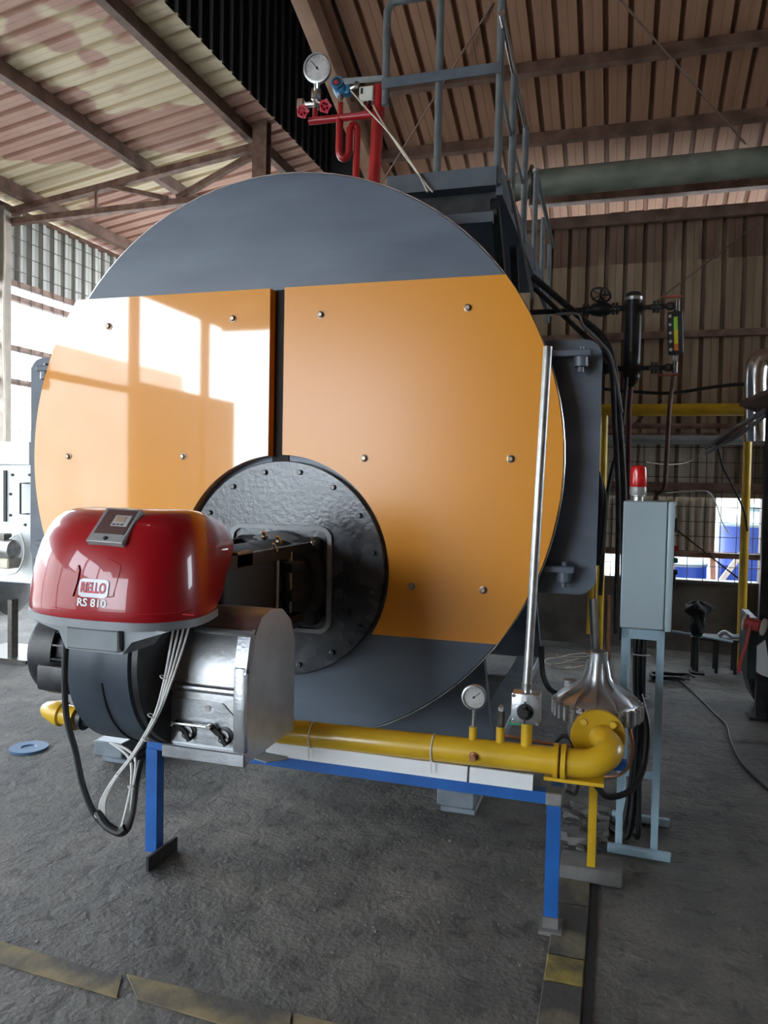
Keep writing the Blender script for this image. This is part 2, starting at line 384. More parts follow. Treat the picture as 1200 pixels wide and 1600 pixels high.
# truss under the lean-to
YT = 7.45
tr = T('roof_truss', 'brown angle-iron truss spanning below the pink lean-to roof', 'truss', (-5.4, YT, 4.5))
for n_, a, c_, w_ in (('top_chord', (-7, YT, 4.58), (-3.75, YT, 5.0), .09), ('bottom_chord', (-7, YT, 4.47), (-3.75, YT, 4.52), .085),
                      ('web', (-5.6, YT, 4.77), (-4.8, YT, 4.55), .06), ('web', (-4.7, YT, 4.55), (-3.78, YT, 4.93), .07), ('web', (-5.75, YT, 4.5), (-5.75, YT, 4.7), .03)):
    b = MB(); b.bar(a, c_, w_, w_ * .8); b.build(n_, M_rust, tr)
co = T('steel_column', 'brown steel column carrying the inner end of the lean-to truss', 'column', (-3.7, YT, 0))
b = MB(); b.box(-3.78, -3.62, YT - .06, YT - .045, 0, 5.25); b.box(-3.78, -3.62, YT + .045, YT + .06, 0, 5.25); b.box(-3.71, -3.69, YT - .045, YT + .045, 0, 5.25); b.build('shaft', M_rust, co)
b = MB(); b.box(-3.85, -3.55, YT - .15, YT + .15, 0, .02); b.build('base_plate', M_rust, co)
# gable wall
wg = T('wall_gable', 'dark ribbed sheet gable wall above the lean-to', 'wall', (-3.75, 5, 5.1), kind='structure')
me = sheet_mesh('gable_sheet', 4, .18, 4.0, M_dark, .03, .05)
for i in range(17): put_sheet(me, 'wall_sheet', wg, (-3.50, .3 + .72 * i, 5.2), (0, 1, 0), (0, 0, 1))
b = MB(); b.prism([(-2.2, RIDGE, zroof(RIDGE) + .08), (-2.2, 9, zroof(9) + .08), (-2.2, 9, 7.9), (-2.2, RIDGE, 7.9)], (.04, 0, 0)); b.build('gap_light_block', M_dark, wg)  # dark linings added to keep leaking light off the gable
b = MB(); b.box(-3.72, -2.0, 8.9, 8.96, 0, 7.6); b.build('gap_light_block', M_dark, wg)
# --- front wall behind the camera: a wide gate at the left, closed on the right
wf = T('wall_front', 'brown sheet front wall beside the open gate', 'wall', (3, -6.5, 0), kind='structure')
b = MB(); b.box(-3.5, 7.05, -6.55, -6.5, 0, 3.9); b.build('wall_panel', M_wallB, wf)
b = MB(); b.box(-7.3, -3.5, -6.55, -6.5, 4.3, 5); b.build('lintel_panel', M_wallB, wf)
# --- left wall
wl_ = T('wall_left', 'open left side wall with pale ribbed sheet band under the eaves', 'wall', (-7, 3, 0), kind='structure')
me = sheet_mesh('side_sheet', 4, .2, .86, M_sheetl, .05, .09)
for i in range(23):
    put_sheet(me, 'wall_sheet', wl_, (-7.03, -6.3 + .8 * i, 3.80 if i > 11 else 4.25), (0, 1, 0), (0, 0, 1)).scale.y = 1 if i > 11 else .45
b = MB(); b.bar((-7, -6.5, 4.66), (-7, 12.3, 4.66), .06, .05); b.build('rail', M_rust, wl_)
for z in (3.79, 3.62, 3.02, 2.62):
    b = MB(); b.bar((-7, 4, z), (-7, 12.3, z), .05, .07); b.build('rail', M_rust, wl_)
b = MB(); b.box(-7.06, -7, 3.4, 12.3, 0, .9); b.build('low_wall', M_conc, wl_)
b = MB(); b.box(-7.06, -7, -6.5, -3.3, 0, 2.95); b.build('low_wall', M_conc, wl_)
b = MB(); b.box(-7.06, -7, -3.3, 3.4, 2.75, 2.85); b.build('rail', M_rust, wl_)
b = MB(); b.box(-7.06, -7.02, -1.6, 3.4, 2.6, 4.3); b.build('light_block_sheet', M_wallB, wl_)  # unseen sheet added to cut the sky reflection on the red hood
for y in (-5.4, -3.35, -.9, 1.4, 4.1): 
    b = MB(); b.box(-7.06, -6.94, y - .06, y + .06, 0, 4.66); b.build('post', M_rust, wl_)
sc = T('steel_column', 'pale brown steel column of the left wall beside the mesh', 'column', (-6.95, 7.35, 0))
b = MB(); b.box(-7.0, -6.9, 7.30, 7.42, 0, 4.62); b.build('shaft', mat('column_pale_paint', (.30, .24, .19), .6, 0, .2, 5), sc)
b = MB(); b.tube(smooth([(-6.88, 7.29, 4.5), (-6.87, 7.28, 3.9), (-6.88, 7.27, 3.2), (-6.87, 7.29, 2.4), (-6.88, 7.28, 1.2)]), .012, 6); b.build('cable', M_cream, sc)
b = MB(); b.box(-7.1, -6.8, 7.2, 7.5, 0, .02); b.build('base_plate', M_rust, sc)
def wire_mesh(name, label, o, ux, uy, w_, h_, s, r, parent=None):
    b = MB(); o = Vector(o); ux = Vector(ux); uy = Vector(uy)
    for i in range(int(w_ / s) + 1): b.bar(o + ux * i * s, o + ux * i * s + uy * h_, r, r)
    for i in range(int(h_ / s) + 1): b.bar(o + uy * i * s + ux * 0 + ux.cross(uy) * r, o + uy * i * s + ux * w_ + ux.cross(uy) * r, r, r)
    return b.build(name, M_wire, parent, label)
wire_mesh('wire_mesh', 'welded wire mesh panel closing the left side wall', (-6.96, 4.2, .9), (0, 1, 0), (0, 0, 1), 8, 3.72, .19, .007, wl_)
# --- back wall behind the level column
YW = 7.55
wb = T('wall_back', 'brown ribbed sheet back wall on a low dark plaster wall', 'wall', (1.5, YW, 0), kind='structure')
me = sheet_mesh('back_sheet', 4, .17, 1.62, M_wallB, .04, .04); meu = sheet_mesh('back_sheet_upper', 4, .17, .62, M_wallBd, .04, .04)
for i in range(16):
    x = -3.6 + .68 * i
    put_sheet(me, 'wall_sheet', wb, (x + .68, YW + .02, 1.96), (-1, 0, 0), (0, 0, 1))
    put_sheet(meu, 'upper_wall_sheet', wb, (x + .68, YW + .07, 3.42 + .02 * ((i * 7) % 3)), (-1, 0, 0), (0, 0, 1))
meg = sheet_mesh('lower_sheet', 4, .17, .56, M_sheetg, .03, .035)
for i in range(16): put_sheet(meg, 'lower_wall_sheet', wb, (-2.92 + .68 * i, YW + .03, 1.42), (-1, 0, 0), (0, 0, 1))
mew = sheet_mesh('hanging_sheet', 8, .075, .60, M_sheetg, .025, .03, True)
for i in range(6): put_sheet(mew, 'hanging_sheet', wb, (-2.75 + .6 * i, YW + .08, .88), (1, 0, 0), (0, 0, 1))
b = MB(); b.box(-3.7, 7, YW, YW + .15, 0, .64); b.build('low_wall', M_lowwall, wb)
b = MB(); b.box(-3.7, 7, YW - .02, YW + .17, .64, .66); b.build('coping', M_conc, wb)
for z, h, m_ in ((3.98, .1, M_purlin), (2.90, .06, M_rust), (1.97, .07, M_rust), (1.52, .07, M_purlin), (.90, .05, M_rust)):
    b = MB(); b.bar((-3.7, YW - .03, z), (7, YW - .03, z), .05, h); b.build('rail', m_, wb)
b = MB(); b.box(1.22, 1.40, YW - .06, YW + .1, 0, 4.0); b.build('post', M_purlin, wb)
b = MB(); b.box(1.4, 7, YW + .03, YW + .06, .64, 2.0); b.build('wall_panel', M_wallB, wb)
for a, c_ in (((.05, 1.48), (1.1, .66)), ((-.1, 1.9), (.35, 2.3))):
    b = MB(); b.bar((a[0], YW - .06, a[1]), (c_[0], YW - .06, c_[1]), .014, .014); b.build('brace', M_wire, wb)
b = MB(); b.bar(at(1000, 490, Y=7.48), at(1190, 345, Y=7.48), .014, .014); b.build('brace', M_purlin, wb)
wire_mesh('wire_mesh', 'dark wire mesh over the opening in the back wall', (-.6, YW - .01, .66), (1, 0, 0), (0, 0, 1), 1.85, 1.25, .135, .006, wb)
# right wall and back of the lean-to
b = MB(); b.box(7, 7.05, -6.5, 5.3, 0, 7); b.box(7, 7.05, 5.3, 8, 0, 1.6); b.box(7, 7.05, 5.3, 8, 3.9, 7); b.build('wall_right', M_wallB, label='brown sheet right side wall of the boiler house', cat='wall', kind='structure')  # unseen opening near the back of the right wall, added to light the back area
b = MB(); b.box(-7.3, -3.5, 12.4, 12.5, 0, 6.5); b.build('wall_rear', M_sheetg, label='grey rear wall of the lean-to', cat='wall', kind='structure')
# brace rods under the roof
for n_, a, c_ in (('tie_rod', at(965, -5, Y=5.6), at(1165, 225, Y=6.85)), ('tie_rod', at(770, 5, Y=5.75), at(600, 280, Y=6.95))):
    b = MB(); b.cyl(a, c_, .008, n=6); b.build(n_, M_purlin, rf)
# floor lines
def floor_poly(name, pts, h, m_, label, cat):
    b = MB(); b.prism([Vector((p.x, p.y, .0)) for p in pts], (0, 0, h)); return b.build(name, m_, None, label, cat, None, 'structure')
P = lambda x, y: at(x, y, Z=0)
floor_poly('trim_1', [P(0, 1472), P(190, 1528), P(182, 1560), P(0, 1506)], .004, M_line, 'worn yellowish painted strip on the floor with a broken end', 'floor marking')
floor_poly('trim_2', [P(198, 1524), P(455, 1585), P(448, 1632), P(215, 1562)], .005, M_line, 'yellow painted strip segment next to the broken one', 'floor marking')
floor_poly('trim_3', [P(459, 1586), P(700, 1640), P(690, 1700), P(455, 1634)], .005, M_line, 'last yellow painted strip segment past the joint', 'floor marking')
st = T('trim_4', 'narrow concrete trench cover strip with worn yellow paint', 'floor strip', (-.12, 2.6, 0), kind='structure')
ys = [3.25, 2.78, 2.46, 2.32, 2.10, 1.6]
for i in range(5):
    b = MB(); b.box(-.175, -.06, ys[i + 1] + .004, ys[i] - .004, 0, .008, .003, 1)
    b.build('cover_slab', mat('strip_yellow_paint', (.10, .09, .05), .85, 0, .3, 9, .5, 0, (.26, .20, .045)) if i == 2 else M_strip, st)
b = MB(); b.box(-.055, -.03, 1.6, 3.1, 0, .004); b.build('groove_edge', M_blackmatt, st)

# ================================================================== BOILER
BX, BZ, BR = -1.575, 1.60, 1.345
bo = T('steam_boiler', 'large grey horizontal steam boiler with two amber front panels', 'boiler', (BX, 4.5, 0))
b = MB(); b.lathe((BX, 3.54, BZ), (0, 1, 0), [(1.27, 0), (1.29, .02), (1.29, 3.2), (1.2, 3.24)], 72); b.build('shell', M_boiler, bo)
b = MB(); b.prism(circ((BX, 0, BZ), 1.33, 72, Y=3.50), (0, .035, 0)); b.prism(rrect(BX - 1.545, BX + 1.487, 1.02, 2.145, .08, 3.497), (0, .036, 0)); b.build('hinge_plate', M_boiler, bo)
DC = (-1.515, 0, 1.085); DR = .508
door = MB(); door.lathe((BX, 3.365, BZ), (0, 1, 0), [(BR - .006, 0), (BR, .006), (BR, .05), (BR - .1, .13)], 96); door = door.build('door', M_door, bo, 'grey painted round smokebox door')
b = MB(); b.torus((BX, 3.372, BZ), (0, 1, 0), BR + .002, .0035, 96, 6); b.build('rim', M_chrome, door)
# panels
def chord(z): return math.sqrt(BR ** 2 - (z - BZ) ** 2)
def panel(side):
    zt, zb = 2.394, .81; pts = []
    n_r = .535
    xi = -1.512 if side > 0 else -1.585
    if side > 0:
        a1 = math.asin((zt - BZ) / BR); a0 = math.asin((zb - BZ) / BR)
        arc = [(BX + BR * math.cos(a0 + (a1 - a0) * i / 40), BZ + BR * math.sin(a0 + (a1 - a0) * i / 40)) for i in range(41)]
        na0 = math.acos((xi - DC[0]) / n_r); na1 = math.asin((zb - DC[2]) / n_r)
    else:
        a0 = math.pi - math.asin((zt - BZ) / BR); a1 = math.pi - math.asin((zb - BZ) / BR)
        arc = [(BX + BR * math.cos(a1 + (a0 - a1) * i / 40), BZ + BR * math.sin(a1 + (a0 - a1) * i / 40)) for i in range(41)]
        na0 = math.acos((xi - DC[0]) / n_r); na1 = math.pi - math.asin((zb - DC[2]) / n_r)
    notch = [(DC[0] + n_r * math.cos(na0 + (na1 - na0) * i / 24), DC[2] + n_r * math.sin(na0 + (na1 - na0) * i / 24)) for i in range(25)]
    pts = arc + [(xi, zt)] + notch
    # front face as a grid-free ngon, folded rim behind
    return [Vector((x, 3.30, z)) for x, z in pts]
boltm = MB(); boltm.lathe((0, 0, 0), (0, -1, 0), [(.0175, -.002), (.0175, .002), (.0125, .003), (.0125, .010), (.009, .013)], 10)
bolt_proto = None
bl = {-1: [(170, 510), (364, 498), (107, 713), (286, 713)], 1: [(501, 492), (731, 481), (569, 716), (798, 717), (643, 916), (755, 922)]}
for side in (-1, 1):
    b = MB(); b.prism(panel(side), (0, .06, 0)); po = b.build('front_panel', M_panel if side < 0 else M_panel2, bo, 'glossy amber panel ' + ('with a notch, left of the slit' if side < 0 else 'right of the slit'))
    for q in bl[side]:
        p = at(*q, Y=3.2985)
        if bolt_proto is None:
            bolt_proto = boltm; me_b = boltm.mesh('panel_bolt', Vector((0, 0, 0)), mat('brass_bolt', (.28, .22, .16), .35, .9, .15, 30))
        ob = bpy.data.objects.new('bolt', me_b); col.objects.link(ob); ob.parent = po; ob.location = p - WL[po.name]; WL[ob.name] = p
b = MB(); b.box(-1.59, -1.505, 3.358, 3.368, 1.58, 2.40); b.build('slit_shade_strip', M_blackmatt, bo)  # black strip on the door stands in for the deep shadow in the slit
# burner plate
b = MB(); b.lathe((DC[0], 3.325, DC[2]), (0, 1, 0), [(DR - .004, 0), (DR, .004), (DR, .045)], 72); pl = b.build('burner_plate', M_plate, bo, 'black round plate behind the burner')
me_k = MB(); me_k.lathe((0, 0, 0), (0, -1, 0), [(.013, 0), (.013, .012), (.010, .014)], 6); me_k = me_k.mesh('plate_bolt', Vector((0, 0, 0)), M_plate)
for i in range(16):
    a = R(12 + 22.5 * i); p = Vector((DC[0] + .462 * math.cos(a), 3.3245, DC[2] + .462 * math.sin(a)))
    ob = bpy.data.objects.new('bolt', me_k); col.objects.link(ob); ob.parent = pl; ob.location = p - WL[pl.name]
# burner flange gasket (rounded frame)
b = MB(); b.ringplate(rrect(-1.785, -1.262, .79, 1.29, .06, 3.308), rrect(-1.765, -1.282, .81, 1.27, .045, 3.308), (0, .017, 0)); b.build('gasket_frame', mat('gasket_pale', (.30, .31, .32), .6, .2), bo)
# hinges
for sx, z in ((1, 2.055), (1, 1.125), (-1, 2.055), (-1, 1.125)):
    X0 = BX + sx * (chord(z) - .01) if sx > 0 else BX - chord(z) + .01
    xa, xb = sorted((X0, BX + sx * ((1.44 if z > 2 else 1.40) if sx > 0 else 1.415)))
    b = MB(); b.box(xa, xb, 3.385, 3.44, z, z + .028, .004, 1); hb = b.build('hinge_arm', M_boiler, bo)
    xc = BX + sx * ((1.40 if z > 2 else 1.355) if sx > 0 else 1.375)
    b = MB(); b.lathe((xc, 3.42, z + .045), (0, 0, -1), [(.012, 0), (.012, .02), (.030, .02), (.030, .085), (.024, .088), (.013, .088), (.013, .11)], 16); b.box(xc - .03, xc + .03, 3.42, 3.50, z - .035, z - .005); b.build('hinge_pin', M_boiler, hb)
# saddle feet
for x in (-.66, -2.49):
    b = MB(); b.box(x - .08, x + .08, 3.40, 3.7, .0, .025, .004, 1); b.box(x - .085, x + .085, 3.34, 6.4, .05, .13, .006, 1); b.box(x - .06, x + .06, 3.44, 3.66, .02, .06); b.build('skid', M_tray, bo)
for y in (3.75, 6.2):
    b = MB(); b.prism([(BX - 1.02, y, .12), (BX + 1.02, y, .12), (BX + .95, y, .72), (BX + .5, y, .45), (BX, y, .33), (BX - .5, y, .45), (BX - .95, y, .72)], (0, .06, 0)); b.build('saddle', M_boiler, bo)
# insulation edge and pipe stubs on the side
for y in (4.5, 5.6):
    b = MB(); b.torus((BX, y, BZ), (0, 1, 0), 1.293, .012, 72, 6); b.build('band', M_boiler, bo)


# ================================================================== BURNER
bu = T('gas_burner', 'red hooded industrial gas burner with black fan housing and aluminium air box', 'burner', (-1.5, 2.25, .58))
# red cover: horizontal sections of one plan outline
plan = smooth([(-1.795, 2.12, 0), (-1.745, 1.955, 0), (-1.61, 1.868, 0), (-1.43, 1.842, 0), (-1.27, 1.865, 0), (-1.195, 1.94, 0), (-1.185, 2.06, 0), (-1.255, 2.30, 0), (-1.40, 2.60, 0), (-1.62, 2.60, 0), (-1.75, 2.30, 0)], 8, True)
ctr = Vector((-1.47, 2.24, 0)); Z0, Z1 = 1.088, 1.405
secs = [(0, 1.0), (.04, 1.006), (.12, 1.004), (.3, .985), (.5, .95), (.66, .905), (.79, .85), (.88, .79), (.945, .715), (.98, .62), (.997, .48), (1.0, .25)]
cv = []; n = len(plan)
for t, sc_ in secs:
    for p in plan:
        q = ctr + (p - ctr) * sc_; q.x = ctr.x + (p.x - ctr.x) * (1 - (1 - sc_) * .78)
        zz = Z0 + (Z1 - Z0) * t
        back = min(1, max(0, (q.y - 2.08) / .5)); back = back * back * (3 - 2 * back)     # the hood narrows toward the boiler end
        zz = Z0 + .17 * back + (Z1 - .05 * back - Z0 - .17 * back) * t
        cv.append(Vector((q.x, q.y, zz)))
cf = [(k * n + i, k * n + (i + 1) % n, (k + 1) * n + (i + 1) % n, (k + 1) * n + i) for k in range(len(secs) - 1) for i in range(n)]
cf.append(tuple(range((len(secs) - 1) * n, len(secs) * n))); cf.append(tuple(reversed(range(n))))
b = MB(); b.add(cv, cf); cover = b.build('cover', M_cover, bu, 'glossy red hood with silver badge', ang=70)
bvh = BVHTree.FromPolygons(cv, cf)
def on_cover(x, z, off=.0):
    h = bvh.ray_cast(Vector((x, 1.0, z)), Vector((0, 1, 0)))
    if h[0] is None: return Vector((x, 1.9, z))
    return h[0] + Vector((0, -1, 0)) * off
def decal(pts2, faces, off):
    b = MB(); b.add([on_cover(x, z, off) for x, z in pts2], faces); return b
def decal_slab(outline, off, thick=.004, k=14):
    """a thin plate bent over the hood: rows of the outline's box clipped to a rounded rectangle"""
    x0, x1, z0, z1, r = outline; v = []; f = []
    for j in range(k + 1):
        z = z0 + (z1 - z0) * j / k; d = max(0, r - min(z - z0, z1 - z)); ins = r - math.sqrt(max(0, r * r - d * d))
        for i in range(k + 1):
            x = x0 + ins + (x1 - x0 - 2 * ins) * i / k; v.append(on_cover(x, z, off))
    for j in range(k):
        for i in range(k): f.append((j * (k + 1) + i, j * (k + 1) + i + 1, (j + 1) * (k + 1) + i + 1, (j + 1) * (k + 1) + i))
    m_ = len(v); v += [p + Vector((0, thick, 0)) for p in v]
    ring = list(range(k + 1)) + [(j + 1) * (k + 1) + k for j in range(k)] + [k * (k + 1) + i for i in range(k - 1, -1, -1)] + [j * (k + 1) for j in range(k - 1, 0, -1)]
    f += [(ring[i], m_ + ring[i], m_ + ring[(i + 1) % len(ring)], ring[(i + 1) % len(ring)]) for i in range(len(ring))]
    b = MB(); b.add(v, f); return b
lc = at(154, 917, Y=1.87)
M_silver = mat('silver_badge', (.30, .30, .32), .42, .6, .05, 20)
M_rlet = mat('red_letter', (.55, .01, .03), .4, 0, .05, 9)
bad = decal_slab((lc.x - .050, lc.x + .050, lc.z - .027, lc.z + .025, .012), .003).build('badge', M_silver, cover)
tv, tf = text_geo('RIELLO', .040, .0012)
xs = [p.x for p in tv]; sc_ = .084 / (max(xs) - min(xs))
decal([(lc.x + p.x * sc_, lc.z - .001 + p.y * 1.12 * .92) for p in tv], tf, .0048).build('lettering', M_rlet, bad)
tc_ = at(149, 941, Y=1.86); tv, tf = text_geo('RS 810', .031, .0008); xs = [p.x for p in tv]; sc_ = .098 / (max(xs) - min(xs))
decal([(tc_.x + p.x * sc_, tc_.z + p.y) for p in tv], tf, .002).build('lettering', M_whitem, cover)
# recessed field line beside the badge and the fin
fl = at(128, 880, Y=1.88)
b = MB(); q = [on_cover(at(x, y, Y=1.87).x, at(x, y, Y=1.87).z, .001) for x, y in ((118, 930), (121, 900), (126, 882), (129, 890), (128, 908), (123, 930))]
b.prism(q, (0, -.004, 0)); b.build('fin', M_cover, cover)
b = MB(); b.tube(smooth([on_cover(at(x, y, Y=1.87).x, at(x, y, Y=1.87).z, .0005) for x, y in ((168, 872), (185, 880), (190, 886), (188, 905), (185, 925), (180, 931), (130, 930))], 4), .0012, 6); b.build('field_edge', M_cover, cover)
b = MB(); b.tube([on_cover(at(x, 957 + (x - 70) * .03, Y=1.87).x, Z0 + .028, .0003) for x in range(84, 300, 6)], .0011, 6); b.build('seam', M_rlet, cover)
# control window on the sloping front of the hood
def cover_top(px, py):
    d = (at(px, py, Y=2.2) - CAM).normalized(); h = bvh.ray_cast(CAM, d); return h[0]
c4 = [cover_top(*q) for q in ((137, 851), (200, 856), (222, 803), (172, 800))]
o_ = (c4[0] + c4[1] + c4[2] + c4[3]) / 4
ux = (c4[1] - c4[0] + c4[2] - c4[3]).normalized(); uy = (c4[3] - c4[0] + c4[2] - c4[1]); uy = (uy - ux * uy.dot(ux)).normalized(); uz = ux.cross(uy)
if uz.y > 0: uz = -uz
W2 = ((c4[1] - c4[0]).length + (c4[2] - c4[3]).length) / 4 ; H2 = ((c4[3] - c4[0]).length + (c4[2] - c4[1]).length) / 4
XF = Matrix.Translation(o_ + uz * .014) @ Matrix((ux, uy, uz)).transposed().to_4x4()
def dpart(name, x0, x1, y0, y1, z0, z1, m_, par):
    b = MB(XF); b.box(x0 * W2, x1 * W2, y0 * H2, y1 * H2, z0, z1, min(.002, (z1 - z0) * .4), 1); return b.build(name, m_, par)
dp = dpart('control_panel', -1, 1, -1, 1, -.06, .006, mat('control_panel_grey', (.30, .31, .31), .45, .2), cover)
dpart('window', -.8, .85, -.55, .88, .0061, .0075, mat('smoked_window', (.10, .055, .055), .12, 0, .1, 5, 0, .5), dp)
dpart('display', -.15, .75, -.1, .55, .0076, .0095, mat('display_grey', (.40, .40, .40), .4), dp)
dpart('screen', -.02, .5, .12, .45, .0096, .0105, mat('screen_beige', (.40, .28, .20), .3), dp)
for i in range(3): dpart('key', -.05 + .22 * i, .10 + .22 * i, -.06, .02, .0096, .0108, M_ink, dp)
b = MB(XF); b.lathe((0, -.8 * H2, .006), (0, 0, 1), [(.007, 0), (.006, .004)], 12); b.build('lock', M_ink, dp)
b = MB(); b.torus(at(347, 828, Y=2.5), (1, .3, 0), .012, .003, 14, 6); b.build('lifting_eye', M_steel, cover)
# grey bracket below the hood
b = MB(); base = [ctr + (p - ctr) * 1.012 for p in plan if p.y < 2.2]
b.prism([Vector((p.x, p.y, Z0 - .022)) for p in base], (0, 0, .024)); br = b.build('bracket', M_base, bu)
b = MB()
b.prism([Vector((x, 0, z)) + Vector((0, 1.875, 0)) for x, z in ((-1.66, Z0 - .02), (-1.57, Z0 - .045), (-1.545, Z0 - .095), (-1.35, Z0 - .098), (-1.32, Z0 - .06), (-1.20, Z0 - .02))], (0, .16, 0)); b.build('skirt', M_base, br)
hx0, hx1 = at(108, 985, Y=1.87).x, at(190, 990, Y=1.87).x
b = MB(); b.box(hx0, hx1, 1.855, 1.9, 1.000, 1.062, .004, 1); b.build('junction_box', mat('junction_box_grey', (.20, .22, .235), .5), br)
# fan housing (axis along X)
VY, VZ, VR = 2.325, .915, .322
b = MB(); b.lathe((-1.66, VY, VZ), (1, 0, 0), [(VR - .015, 0), (VR, .012), (VR, .235), (VR - .015, .245)], 64); fh = b.build('fan_housing', M_volute, bu)
b = MB(); b.tube([Vector((-1.52, VY + (VR + .001) * math.cos(R(a)), VZ + (VR + .001) * math.sin(R(a)))) for a in range(190, 262, 4)], .004, 6); b.build('seam', M_black, fh)
b = MB(); b.lathe((-1.415, VY, VZ), (1, 0, 0), [(VR * .98, 0), (VR * .98, .02)], 64); b.build('side_ring', M_black, fh)
# motor
MY, MZ, MR = 2.36, .865, .165
mo = MB(); mo.lathe((-1.99, MY, MZ), (1, 0, 0), [(.10, 0), (MR * .96, .012), (MR, .03), (MR, .115)], 40); mo = mo.build('motor_cowl', M_black, bu)
b = MB(); b.lathe((-1.89, MY, MZ), (1, 0, 0), [(MR * .86, 0), (MR * .86, .2)], 32); mb_ = b.build('motor_body', M_black, bu)
for i in range(22):
    a = 2 * math.pi * i / 22; c0 = Vector((-1.87, MY + MR * .93 * math.cos(a), MZ + MR * .93 * math.sin(a)))
    b = MB(); b.bar(c0, c0 + Vector((.17, 0, 0)), .006, MR * .16, (0, math.cos(a), math.sin(a))); b.build('fin', M_black, mb_)
b = MB(); b.lathe((-1.70, MY, MZ), (1, 0, 0), [(MR * 1.12, 0), (MR * 1.12, .04)], 40); b.build('motor_flange', M_black, mb_)
b = MB(); b.box(-1.89, -1.77, MY - MR - .05, MY - MR + .05, MZ - .10, MZ - .01, .012, 2); b.build('terminal_box', M_black, mb_)
# aluminium air box
AX0, AX1, AY0, AY1, AZ0 = -1.415, -1.12, 2.205, 2.58, .585
prof = [(AY0, AZ0), (AY0, .62), (AY0 + .004, .78), (AY0 + .012, .86), (AY0 + .03, .93), (AY0 + .055, .985), (AY0 + .06, 1.0), (AY0 + .10, 1.045), (AY0 + .17, 1.062), (AY0 + .26, 1.05), (AY1 - .04, 1.0), (AY1, .92), (AY1, AZ0)]
b = MB(); b.prism([Vector((AX0, y, z)) for y, z in prof], (AX1 - AX0, 0, 0)); ab = b.build('air_box', M_aluside, bu, 'cast aluminium air box')
fx = lambda f: AX0 + (AX1 - AX0) * f
b = MB(); b.box(AX0 - .004, AX1 + .004, AY0 - .022, AY0 + .004, AZ0 - .005, .625, .004, 1); b.build('front_lip', M_alu, ab)
b = MB(); b.box(fx(.86), AX1 + .003, AY0 - .018, AY0 + .01, .62, .90, .006, 2); b.prism([Vector((fx(.86), y, z)) for y, z in ((AY0 - .018, .88), (AY0 + .012, .995), (AY0 + .05, .995), (AY0 + .02, .88))], ((AX1 - fx(.86)) + .003, 0, 0)); b.build('corner_rib', M_alu, ab)
b = MB(); b.tube([(fx(.05), AY0 + .0, .815), (fx(.93), AY0 - .002, .815)], .013, 10); b.build('stiffener', M_alu, ab)
b = MB(); b.tube([(fx(.25), AY0 + .055, 1.0), (fx(.98), AY0 + .055, 1.0)], .013, 10); b.build('stiffener', M_alu, ab)
pp = [(fx(.06), .628), (fx(.85), .628), (fx(.85), .735), (fx(.70), .775), (fx(.06), .778)]
b = MB(); b.prism([Vector((x, AY0 - .003, z)) for x, z in pp], (0, .008, 0)); dpn = b.build('damper_plate', M_alu, ab)
b = MB(); b.lathe((fx(.53), AY0 - .003, .755), (0, -1, 0), [(.011, 0), (.010, .004)], 14); b.build('screw', M_chrome, dpn)
dl = []
for f_ in (.29, .74):
    c0 = Vector((fx(f_), AY0 - .003, .672))
    b = MB(); b.lathe(c0, (0, -1, 0), [(.030, 0), (.030, .004), (.022, .006)], 20); dsk = b.build('damper_disc', M_black, dpn)
    b = MB(); b.lathe(c0 + Vector((0, -.006, 0)), (0, -1, 0), [(.020, 0), (.020, .006)], 16); b.build('hub', M_alu, dpn)
    b = MB(); b.bar(c0 + Vector((.004, -.018, -.004)), c0 + Vector((-.042, -.018, .030)), .016, .010, (0, 1, 0)); b.bar(c0 + Vector((.0, -.02, 0)), c0 + Vector((.016, -.02, -.026)), .012, .012, (0, 1, 0)); b.build('damper_lever', M_blackmatt, dpn)
    b = MB(); b.lathe(c0 + Vector((-.014, -.018, -.002)), (0, -1, 0), [(.008, 0), (.008, .012)], 10); b.lathe(c0 + Vector((.016, -.01, -.008)), (0, -1, 0), [(.006, 0), (.006, .01)], 8); b.build('bolt', M_steel, dpn)
    dl.append(c0 + Vector((-.042, -.028, .030)))
b = MB(); b.cyl(dl[0], dl[1], .0055, n=10); b.lathe(dl[0], (0, -1, 0), [(.009, -.006), (.009, .01)], 10); b.lathe(dl[1], (0, -1, 0), [(.009, -.006), (.009, .01)], 10); b.build('link_rod', M_chrome, dpn)
# burner head between hood and boiler
b = MB(); b.box(-1.70, -1.33, 2.42, 2.95, .80, 1.19, .03, 3); b.build('burner_head', M_blackmatt, bu)
b = MB(); b.lathe((-1.515, 2.94, 1.03), (0, 1, 0), [(.20, 0), (.20, .30), (.235, .31), (.235, .385)], 40); b.build('blast_tube', M_black, bu)
b = MB(); b.box(-1.73, -1.31, 3.24, 3.33, .83, 1.24, .03, 3); b.build('mounting_flange', M_black, bu)
for x in (-1.33, -1.70):
    b = MB(); b.bar((x, 2.40, 1.20), (x, 3.28, 1.20), .03, .05); b.build('slide_bar', M_black, bu)
b = MB(); b.box(-1.345, -1.315, 2.50, 2.62, 1.18, 1.235); b.build('hinge_block', mat('hinge_brown', (.22, .13, .07), .5), bu)
for x, y, z0, z1 in ((-1.325, 2.86, .80, 1.21), (-1.32, 2.98, .86, 1.2)):
    b = MB(); b.cyl((x, y, z0), (x, y, z1), .008, n=8); b.build('rod', M_steel, bu)
for x, y, z in ((-1.355, 2.94, 1.238), (-1.30, 3.18, 1.22), (-1.325, 2.84, 1.215), (-1.45, 3.0, 1.25)):
    b = MB(); b.lathe((x, y, z), (0, -.6, 1), [(.014, 0), (.014, .014), (.008, .014), (.008, .035)], 8); b.build('nut', M_chrome, bu)
